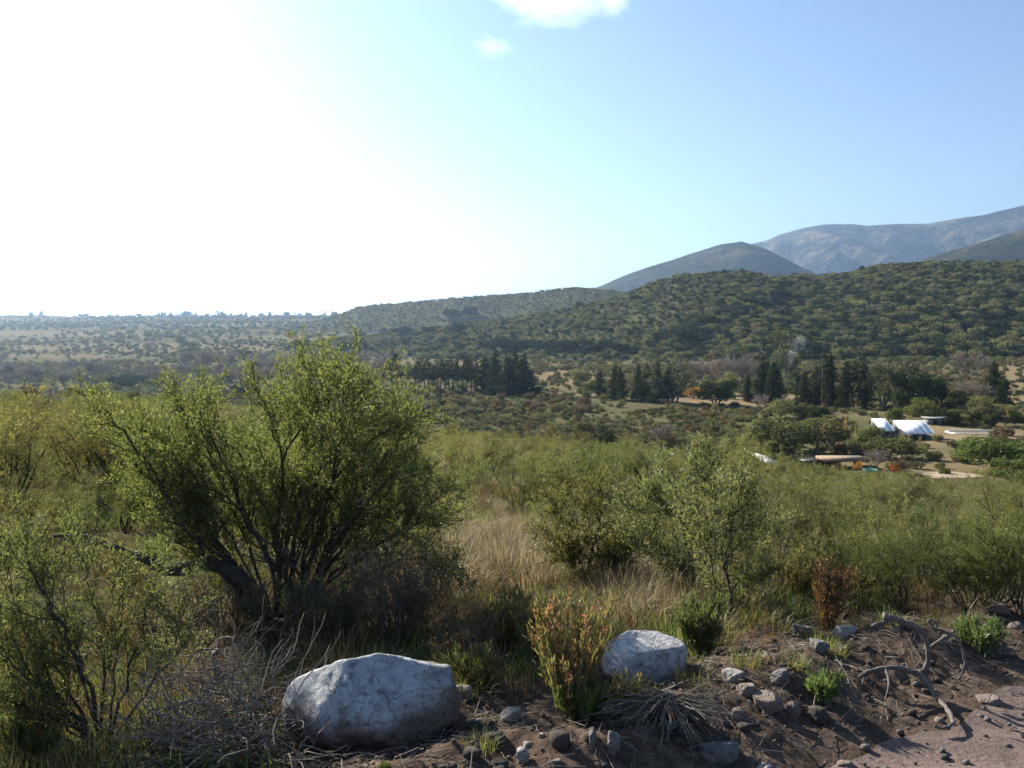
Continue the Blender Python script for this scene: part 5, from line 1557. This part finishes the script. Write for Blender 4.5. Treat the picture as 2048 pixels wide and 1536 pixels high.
# dry twiggy bush between the thorn bush and the tan grass
def twiggy(seed, h, w, n=26):
    rng = np.random.default_rng(seed); wd = Wood()
    cfg = dict(L=[h * .4, h * .22], n=[6, 4], spread=[.5, .6], wig=.14, up=[.08, .06], step=[.07, .05], rf=.6, rmin=.0016); cfg['from'] = [.25, .2]
    for k in range(n):
        a = rng.random() * 6.28; sp = w / h * .5 * rng.random() ** .5
        pts, rr = branch(rng, (math.cos(a) * .05, math.sin(a) * .05, -.04), (math.cos(a) * sp, math.sin(a) * sp, 1), h * rng.uniform(.6, 1.05), .006, .07, .09, .03, .35)
        wd.add(pts, rr); ramify(rng, wd, pts, rr, 0, cfg)
    return wd.geo(4), leaves_on(rng, wd.TA, wd.TB, 2, .016, .007, off=.01)
def twiggy_at(px, base, hpx, wpx, label, seed, lmat, n=26):
    g0 = ground_at(px, base); k = g0.y / FPX
    wd, lv = twiggy(seed, hpx * k, wpx * k, n)
    return plant_thing('twiggy_bush', wd, lv, TWIG_DEAD, lmat, label, 'bush', g0)
twiggy_at(790, 1290, 200, 180, 'dry grey-brown twiggy bush behind the large boulder', 1, L_BROWN, 30)
twiggy_at(850, 1230, 150, 130, 'dry twiggy bush between the thorn bush and the tan grass', 2, L_BROWN, 22)
twiggy_at(690, 1290, 150, 170, 'dark dry twigs under the tall thorn bush', 3, L_THORN_DARK, 26)
twiggy_at(560, 1268, 125, 210, 'tangled dark twigs before the foot of the tall thorn bush', 6, L_THORN_DARK, 26)
twiggy_at(455, 1255, 115, 170, 'brown tangle under the dead limb of the thorn bush', 7, L_BROWN, 22)
twiggy_at(640, 1285, 120, 160, 'dark tangle above the large boulder', 8, L_THORN_DARK, 22)
twiggy_at(330, 1300, 130, 200, 'dry twigs between the two thorn bushes on the left', 4, L_BROWN, 24)
twiggy_at(920, 1330, 110, 120, 'small brown twiggy bush behind the rounded pale stone', 5, L_BROWN, 18)

# ------------------------------------------------------------------ the shrub-covered slope
SHRUBS = []
for k, (kw, lm) in enumerate([(dict(h=1.7, stems=8), L_THORN), (dict(h=1.5, stems=9, spread=.75), L_THORN), (dict(h=1.8, stems=6, trunk=.45, spread=.7), L_PALE), (dict(h=1.3, stems=9, spread=.85), L_PALE), (dict(h=1.6, stems=9, spread=.65, dense=1.25), L_THORN_DARK), (dict(h=1.9, stems=7, spread=.6), L_THORN)]):
    SHRUBS.append((thorn_shrub(60 + k, n=(9, 6), per=11, leafl=.034, leafw=.0105, **kw), lm))
DRY = [(twiggy(90 + k, 1.0, 1.1, 14), L_BROWN) for k in range(2)]
SH_M = []
for (w, l), lm in SHRUBS: SH_M.append((w.mesh('branches', BARK), mesh_np('foliage', l[0], [l[1]], [lm])))
for (w, l), lm in DRY: SH_M.append((w.mesh('branches', TWIG_DEAD), mesh_np('foliage', l[0], [l[1]], [lm])))

SH_H = [float(np.percentile(l[0][:, 2], 97)) for (w, l), lm in SHRUBS + DRY]
print('heights', SH_H)
def shrub(pk, px=None, base=None, loc=None, s=1.0, label=None, group=None, rz=0.0, cat='shrub'):
    p = loc if loc is not None else ground_at(px, base)
    t = thing('dry_shrub' if pk >= 6 else 'thorn_shrub', label, cat, p, rz, s, group)
    a = link('branches', SH_M[pk][0], t); b = link('foliage', SH_M[pk][1], t)
    return t, (a, b)

def hpx_scale(pk, px, base, top):
    g0 = ground_at(px, base); hh = SH_H[pk]
    return (base - top) * g0.y / FPX / hh
NAMED = [(4, 1990, 1210, 1010, 'dark dense shrub at the right edge above the roots'), (4, 1860, 1190, 1020, 'dark green shrub behind the dead roots'), (1, 1760, 1180, 1010, 'broad green shrub above the rust-coloured weed'),
    (0, 1640, 1150, 960, 'green shrub behind the rust-coloured weed'), (2, 1565, 1165, 980, 'olive shrub right of the thin-stemmed bush'), (5, 2040, 1130, 940, 'tall pale shrub at the right edge of the slope'),
    (5, 1470, 1010, 870, 'taller ragged shrub rising from the scrub before the olive trees'), (0, 1480, 985, 880, 'dark-limbed shrub behind the taller ragged one'),
    (0, 1040, 1030, 930, 'green shrub left above the tan grass'), (2, 950, 990, 870, 'open shrub with forked dark stems right of the tall thorn bush'), (5, 915, 960, 860, 'pale shrub touching the right side of the tall thorn bush'),
    (1, 905, 1010, 900, 'shadowed shrub under the right side of the tall thorn bush'), (4, 40, 990, 890, 'dark rounded shrub near the left edge'), (3, 100, 1060, 935, 'pale thorn shrub left of the tall thorn bush'),
    (2, 205, 1030, 930, 'thin pale shrub at the left foot of the tall thorn bush'), (0, 170, 1120, 980, 'yellow-green shrub behind the corner thorn bush'), (1, 20, 1130, 990, 'bushy shrub at the left edge above the corner thorn bush'),
    (3, 1280, 1040, 950, 'pale low shrub right above the tan grass'), (0, 1690, 1060, 960, 'green shrub high on the right slope'), (2, 1800, 1060, 950, 'pale shrub high on the right slope'), (3, 1920, 1070, 960, 'wide pale shrub high on the right slope'),
    (1, 1420, 1080, 950, 'shrub behind the slim bent trunk'), (4, 1800, 1215, 1070, 'dark low shrub right behind the pointed pale stone'), (4, 1935, 1225, 1065, 'dark shrub between the roots and the right edge'), (1, 1700, 1195, 1050, 'leafy shrub right of the rust-coloured weed'),
    (0, 1548, 1195, 1040, 'leafy shrub between the thin-stemmed bush and the rust-coloured weed'), (4, 2046, 1235, 1060, 'darkest shrub, cut by the right edge above the bank'), (0, 1110, 1080, 985, 'small green shrub beyond the forked round bush'),
    (1, 1330, 1110, 1010, 'leafy shrub behind the slim bent trunk, on its left'), (6, 1190, 960, 905, 'grey dead shrub before the valley'), (7, 1080, 1000, 930, 'thin dead shrub left above the tan grass')]
taken = []
for k, (pk, q, b, tp, lab) in enumerate(NAMED):
    s = hpx_scale(pk, q, b, tp)
    t, _ = shrub(pk, q, b, s=s, label=lab, rz=k * 1.3)
    taken.append((t.location.x, t.location.y, .5 * s))
for q, b, r in [(565, 1240, .9), (195, 1492, .45), (1172, 1178, .45), (1392, 1194, .5), (1462, 1262, .3), (1655, 1255, .3), (790, 1290, .5)]:
    g0 = ground_at(q, b); taken.append((g0.x, g0.y, r))

rr_ = np.random.default_rng(17)
cand = []
for y0, y1, sp in [(5.5, 14, 1.05), (14, 32, 1.25), (32, 160, 1.9)]:
    x, y, r = jgrid(-y1 * .6, y1 * .6, y0, y1, sp, int(200 + y0))
    a = np.arctan2(x, y); d = np.hypot(x, y)
    lim = np.interp(a, AK, [153, 143, 118, 75, 69, 62, 58])
    z = H(x, y); px, py = to_px(x, y, z)
    s = road_s(x, y)
    n1 = fbm(x / 6, y / 6, seed=140, octaves=3)
    grass = (((px - 1010) / 150) ** 2 + ((py - 1120) / 90) ** 2 < 1) | (((px - 1240) / 100) ** 2 + ((py - 1210) / 60) ** 2 < 1)
    pr = np.clip(.80 + .55 * n1, .1, 1) * np.where(grass, .0, 1)
    ok = in_view(x, y, 1.5) & (d < lim) & (s > 2.6) & (r.random(x.size) < pr) & (d > 5.8) & (py < 1290)
    for X, Y, Z, nn in zip(x[ok], y[ok], z[ok], n1[ok]):
        if any((X - tx) ** 2 + (Y - ty) ** 2 < (tr + .45) ** 2 for tx, ty, tr in taken): continue
        top_lim = np.interp(W0 / 2 + FPX * X / Y, [0, 250, 450, 880, 1300, 1400, 1530, 2048], [806, 815, 858, 896, 908, 932, 962, 984]) + rr_.normal(0, 8) - (rr_.uniform(12, 45) if rr_.random() < .14 else 0)
        smax = ((HORIZON - top_lim) / FPX * Y + CAMZ - Z) / 1.75
        smax = max(smax, .24)
        cand.append((X, Y, Z, min(smax, np.clip(rr_.normal(.60, .17) + .2 * nn, .28, 1.1) * (.75 if Y < 9 else 1))))
cand.sort(key=lambda c: (abs(c[0] / c[1]) > .545, -c[3] / math.hypot(c[0], c[1])))
first_leaf = {}
W_ = [0, 0, 1, 1, 2, 2, 3, 3, 3, 4, 5, 5, 6, 7]
rest = []
for k, (X, Y, Z, s) in enumerate(cand):
    if k < 270:
        pk = W_[rr_.integers(0, len(W_))]
        lab = 'dry leafless shrub' if pk >= 6 else ['', '', 'pale open thorn shrub', 'low pale thorn shrub', 'dark dense thorn shrub', ''][pk] or 'feathery green thorn shrub'
        px_ = W0 / 2 + FPX * X / Y; far_ = 'low on the slope' if Y > 22 else 'on the near slope'
        lab += f" {far_} " + ('left of the tall thorn bush' if px_ < 420 else 'behind the tall thorn bush' if px_ < 820 else 'above the tan grass' if px_ < 1250 else 'above the smaller boulder' if px_ < 1480 else 'above the dead roots' if px_ < 1800 else 'near the right edge')
        t, (a, b) = shrub(pk, loc=Vector((X, Y, Z)), s=s, label=lab, group=lab, rz=rr_.random() * 6.28)
        first_leaf.setdefault(pk, b)
    else: rest.append((X, Y, Z - .05, s))
if rest:
    R_ = np.array(rest)
    scatter('slope_scrub', 'farther thorn scrub covering the lower part of the slope', [first_leaf[q] for q in sorted(first_leaf) if q < 6], R_[:, :3], R_[:, 3] * 1.05, seed=6)
print('shrubs', len(cand), 'rest', len(rest))

# ------------------------------------------------------------------ grass and herbs
def tuft(seed, n, h, spread, bw, lean=.5):
    rng = np.random.default_rng(seed)
    a = rng.random(n) * 6.283; r = spread * np.sqrt(rng.random(n))
    b = np.stack([np.cos(a) * r, np.sin(a) * r, np.full(n, -.02)], 1)
    a2 = a + rng.normal(0, .8, n); ln = lean * rng.uniform(.1, 1.2, n); hh = h * rng.uniform(.5, 1.1, n)
    o = np.stack([np.cos(a2), np.sin(a2), np.zeros(n)], 1)
    sd = np.stack([-np.sin(a2 + rng.normal(0, .7, n)), np.cos(a2), np.zeros(n)], 1) * bw * .5
    p1 = b + o * (ln * hh * .25)[:, None] + np.array([0, 0, 1.]) * (hh * .55)[:, None]
    p2 = b + o * (ln * hh * .85)[:, None] + np.array([0, 0, 1.]) * (hh * (1 - .25 * ln))[:, None]
    V = np.stack([b - sd, b + sd, p1 + sd * .8, p1 - sd * .8, p2 + sd * .15, p2 - sd * .15], 1).reshape(-1, 3)
    i = np.arange(n)[:, None] * 6
    return V, np.concatenate([i + np.array([[0, 1, 2, 3]]), i + np.array([[3, 2, 4, 5]])])
TUFTS = []
for k, (kw, mt, q, lab, nm) in enumerate([(dict(n=150, h=.36, spread=.15, bw=.0042, lean=.9), L_STRAW, (985, 1115), 'tall tuft of straw-coloured grass in the grass patch', 'grass_tuft'), (dict(n=130, h=.30, spread=.17, bw=.0042, lean=1.25), L_STRAW, (1260, 1220), 'bent tuft of straw grass behind the smaller boulder', 'grass_tuft'),
        (dict(n=110, h=.17, spread=.15, bw=.006, lean=1.0), L_HERB, (1060, 1260), 'yellow-green herb tuft behind the reddish weed', 'herb_tuft'), (dict(n=80, h=.20, spread=.13, bw=.008, lean=.9), L_BRIGHT, (1570, 1240), 'small green herb tuft by the roots', 'herb_tuft'), (dict(n=70, h=.30, spread=.14, bw=.004, lean=.7), L_BROWN, (720, 1260), 'brown dead herb tuft under the thorn bush', 'herb_tuft')]):
    V, F = tuft(70 + k, **kw)
    o = link(nm, mesh_np(nm, V, [F], [mt]), None, ground_at(*q)); tag(o, lab, 'grass tuft'); TUFTS.append(o)
xs, ys, ks, ss = [], [], [], []
for y0, y1, sp in [(3.6, 8, .13), (8, 16, .24), (16, 45, .55), (45, 110, 1.2)]:
    x, y, r = jgrid(-y1 * .58, y1 * .58, y0, y1, sp, int(300 + y0))
    s = road_s(x, y); z = H(x, y); px, py = to_px(x, y, z)
    n1 = fbm(x / 1.6, y / 1.6, seed=150, octaves=3)
    g1 = np.exp(-(((px - 1010) / 130) ** 2 + ((py - 1115) / 65) ** 2)) + np.exp(-(((px - 1250) / 95) ** 2 + ((py - 1205) / 60) ** 2)) + .5 * np.exp(-(((px - 900) / 80) ** 2 + ((py - 1180) / 70) ** 2))
    pr = np.clip(.42 + .7 * n1 + 1.0 * g1, .05, 1) * (sstep(.9, 2.0, s) + .55 * sstep(.2, .6, s) * (y0 < 8))
    shade = np.exp(-(((px - 560) / 260) ** 2 + ((py - 1280) / 110) ** 2))
    pr = pr * (1 - .55 * shade)
    nb = ((x - c1.x) ** 2 + (y - c1.y) ** 2 < .42 ** 2) | ((np.abs(x - c1.x) < .36) & (y < c1.y)) | ((x - c2.x) ** 2 + (y - c2.y) ** 2 < .2 ** 2)
    ok = in_view(x, y, 1.3) & (r.random(x.size) < pr) & ~nb
    kk = np.where(r.random(x.size) < np.clip(g1 * .95 + .06, 0, .8), r.integers(0, 2, x.size), np.where(r.random(x.size) < np.clip(.25 + shade, 0, .8), 4, np.where(r.random(x.size) < .72, 2, 3)))
    lowleft = ((px < 900) & (py > 1240)) | (py > 1275)
    kk = np.where(lowleft & (kk < 2), np.where(r.random(x.size) < .7, 4, 2), kk)
    kk = np.where((px > 1430) & (kk < 2) & (r.random(x.size) < .75), 2, kk)
    onbank = s < 1.25
    kk = np.where(onbank, np.where(r.random(x.size) < .5, 4, 2), kk)
    kk = np.where(y > 25, np.where(r.random(x.size) < .12, 1, 2), kk)
    xs.append(x[ok]); ys.append(y[ok]); ks.append(kk[ok]); ss.append(r.uniform(.55, 1.15, ok.sum()) * np.where(onbank[ok], .6, 1) * (1 + .25 * (y0 > 10)))
x, y, k, s = [np.concatenate(q) for q in (xs, ys, ks, ss)]
z = H(x, y)
names = ['dry_grass', 'dry_grass', 'green_herbs', 'bright_herbs', 'dead_herbs']; labs = ['tall straw-coloured grass over the grass patch', 'bent straw grass between the shrubs', 'yellow-green herbs covering the slope', 'small green herbs of the verge', 'brown dead herbs under the bushes']
for q in range(5):
    i = k == q
    scatter(names[q], labs[q], [TUFTS[q]], np.stack([x[i], y[i], z[i]], 1), s[i], seed=20 + q)
print('tufts', len(x))

# dead sticks strewn over the bank
x, y, u, s, r = near_pts(5200, -3, 7, .1, 2.4, 44)
g = Geo(); A = []; B = []; ra = []
for X, Y in zip(x, y):
    a = r.random() * 6.28; L = r.uniform(.03, .16)
    e = (X + math.cos(a) * L, Y + math.sin(a) * L)
    A.append((X, Y, float(H(np.array([X]), np.array([Y]))[0]) + r.uniform(.004, .02))); B.append((*e, float(H(np.array([e[0]]), np.array([e[1]]))[0]) + r.uniform(.004, .05))); ra.append(r.uniform(.001, .003))
g.segs(A, B, ra, [q * .6 for q in ra], 4)
tag(g.build('fallen_twigs', TWIG_DEAD), 'broken twigs strewn over the dirt bank', kind='stuff')

# dry litter: short curled leaves and straw bits on the bank
n = 16000
x, y, u, s, r = near_pts(n, -3.2, 7, -.05, 2.6, 45)
ok = r.random(n) < .35 + .65 * sstep(.2, 1.2, s)
x, y = x[ok], y[ok]; n = len(x)
c = np.stack([x, y, H(x, y) + r.uniform(.003, .022, n)], 1)
a = r.random(n) * 6.28; L = r.uniform(.008, .04, n); w = r.uniform(.0015, .006, n); up = r.normal(0, .35, n)
dv = np.stack([np.cos(a) * L, np.sin(a) * L, up * L], 1); sv = np.stack([-np.sin(a) * w, np.cos(a) * w, r.normal(0, .4, n) * w], 1)
V = np.stack([c - dv * .5, c + sv, c + dv * .5, c - sv], 1).reshape(-1, 3)
tag(link('leaf_litter', mesh_np('leaf_litter', V, [np.arange(n * 4).reshape(-1, 4)], [mat_leaf('litter', [(.10, .075, .05), (.17, .13, .09), (.24, .19, .13), (.09, .08, .045)], .2, gloss=0)])), 'dry leaves and straw bits littering the dirt bank', kind='stuff')

# ------------------------------------------------------------------ clouds, above the haze
def cloud(label, px, py, dist, rx, ry, seed, dens):
    d = ray(px, py); y = dist; c = Vector((d.x * y, y, CAMZ + d.z * y))
    k = y / FPX * math.sqrt(1 + d.x ** 2 + d.z ** 2)
    m, nt, out = newmat('cloud_vapour')
    tc = N(nt, 'ShaderNodeTexCoord')
    ln = N(nt, 'ShaderNodeVectorMath', operation='LENGTH'); nt.links.new(tc.outputs['Object'], ln.inputs[0])
    nz = noise_node(nt, tc.outputs['Object'], 2.1, 9, .66)
    sub = N(nt, 'ShaderNodeMath', operation='MULTIPLY_ADD', i_1=-.60, i_2=.56); nt.links.new(ln.outputs['Value'], sub.inputs[0])
    ad = N(nt, 'ShaderNodeMath', operation='ADD'); nt.links.new(sub.outputs[0], ad.inputs[0]); nt.links.new(nz, ad.inputs[1])
    mr = N(nt, 'ShaderNodeMapRange'); mr.inputs[1].default_value = .60; mr.inputs[2].default_value = 1.15; mr.inputs[3].default_value = 0; mr.inputs[4].default_value = dens
    nt.links.new(ad.outputs[0], mr.inputs[0])
    v = N(nt, 'ShaderNodeVolumePrincipled'); v.inputs['Anisotropy'].default_value = .72; v.inputs['Color'].default_value = (1, 1, 1, 1)
    nt.links.new(mr.outputs[0], v.inputs['Density']); nt.links.new(v.outputs[0], out.inputs['Volume'])
    bm = bmesh.new(); bmesh.ops.create_icosphere(bm, subdivisions=3, radius=1.0)
    me = bpy.data.meshes.new('cloud'); bm.to_mesh(me); bm.free(); me.materials.append(m)
    o = link('cloud', me, None, c); o.scale = (rx * k, ry * k * 1.4, ry * k); o.rotation_euler = (0, 0, seed)
    tag(o, label, 'cloud')
cloud('white puffy cloud cut by the top edge of the view', 1110, -6, 9000, 165, 66, .3, .0030)
cloud('small thin white cloud below the puffy one', 985, 93, 9000, 66, 28, .9, .0016)
cloud('torn white wisp right of the puffy cloud at the top edge', 1230, 4, 9000, 80, 34, 1.5, .0016)
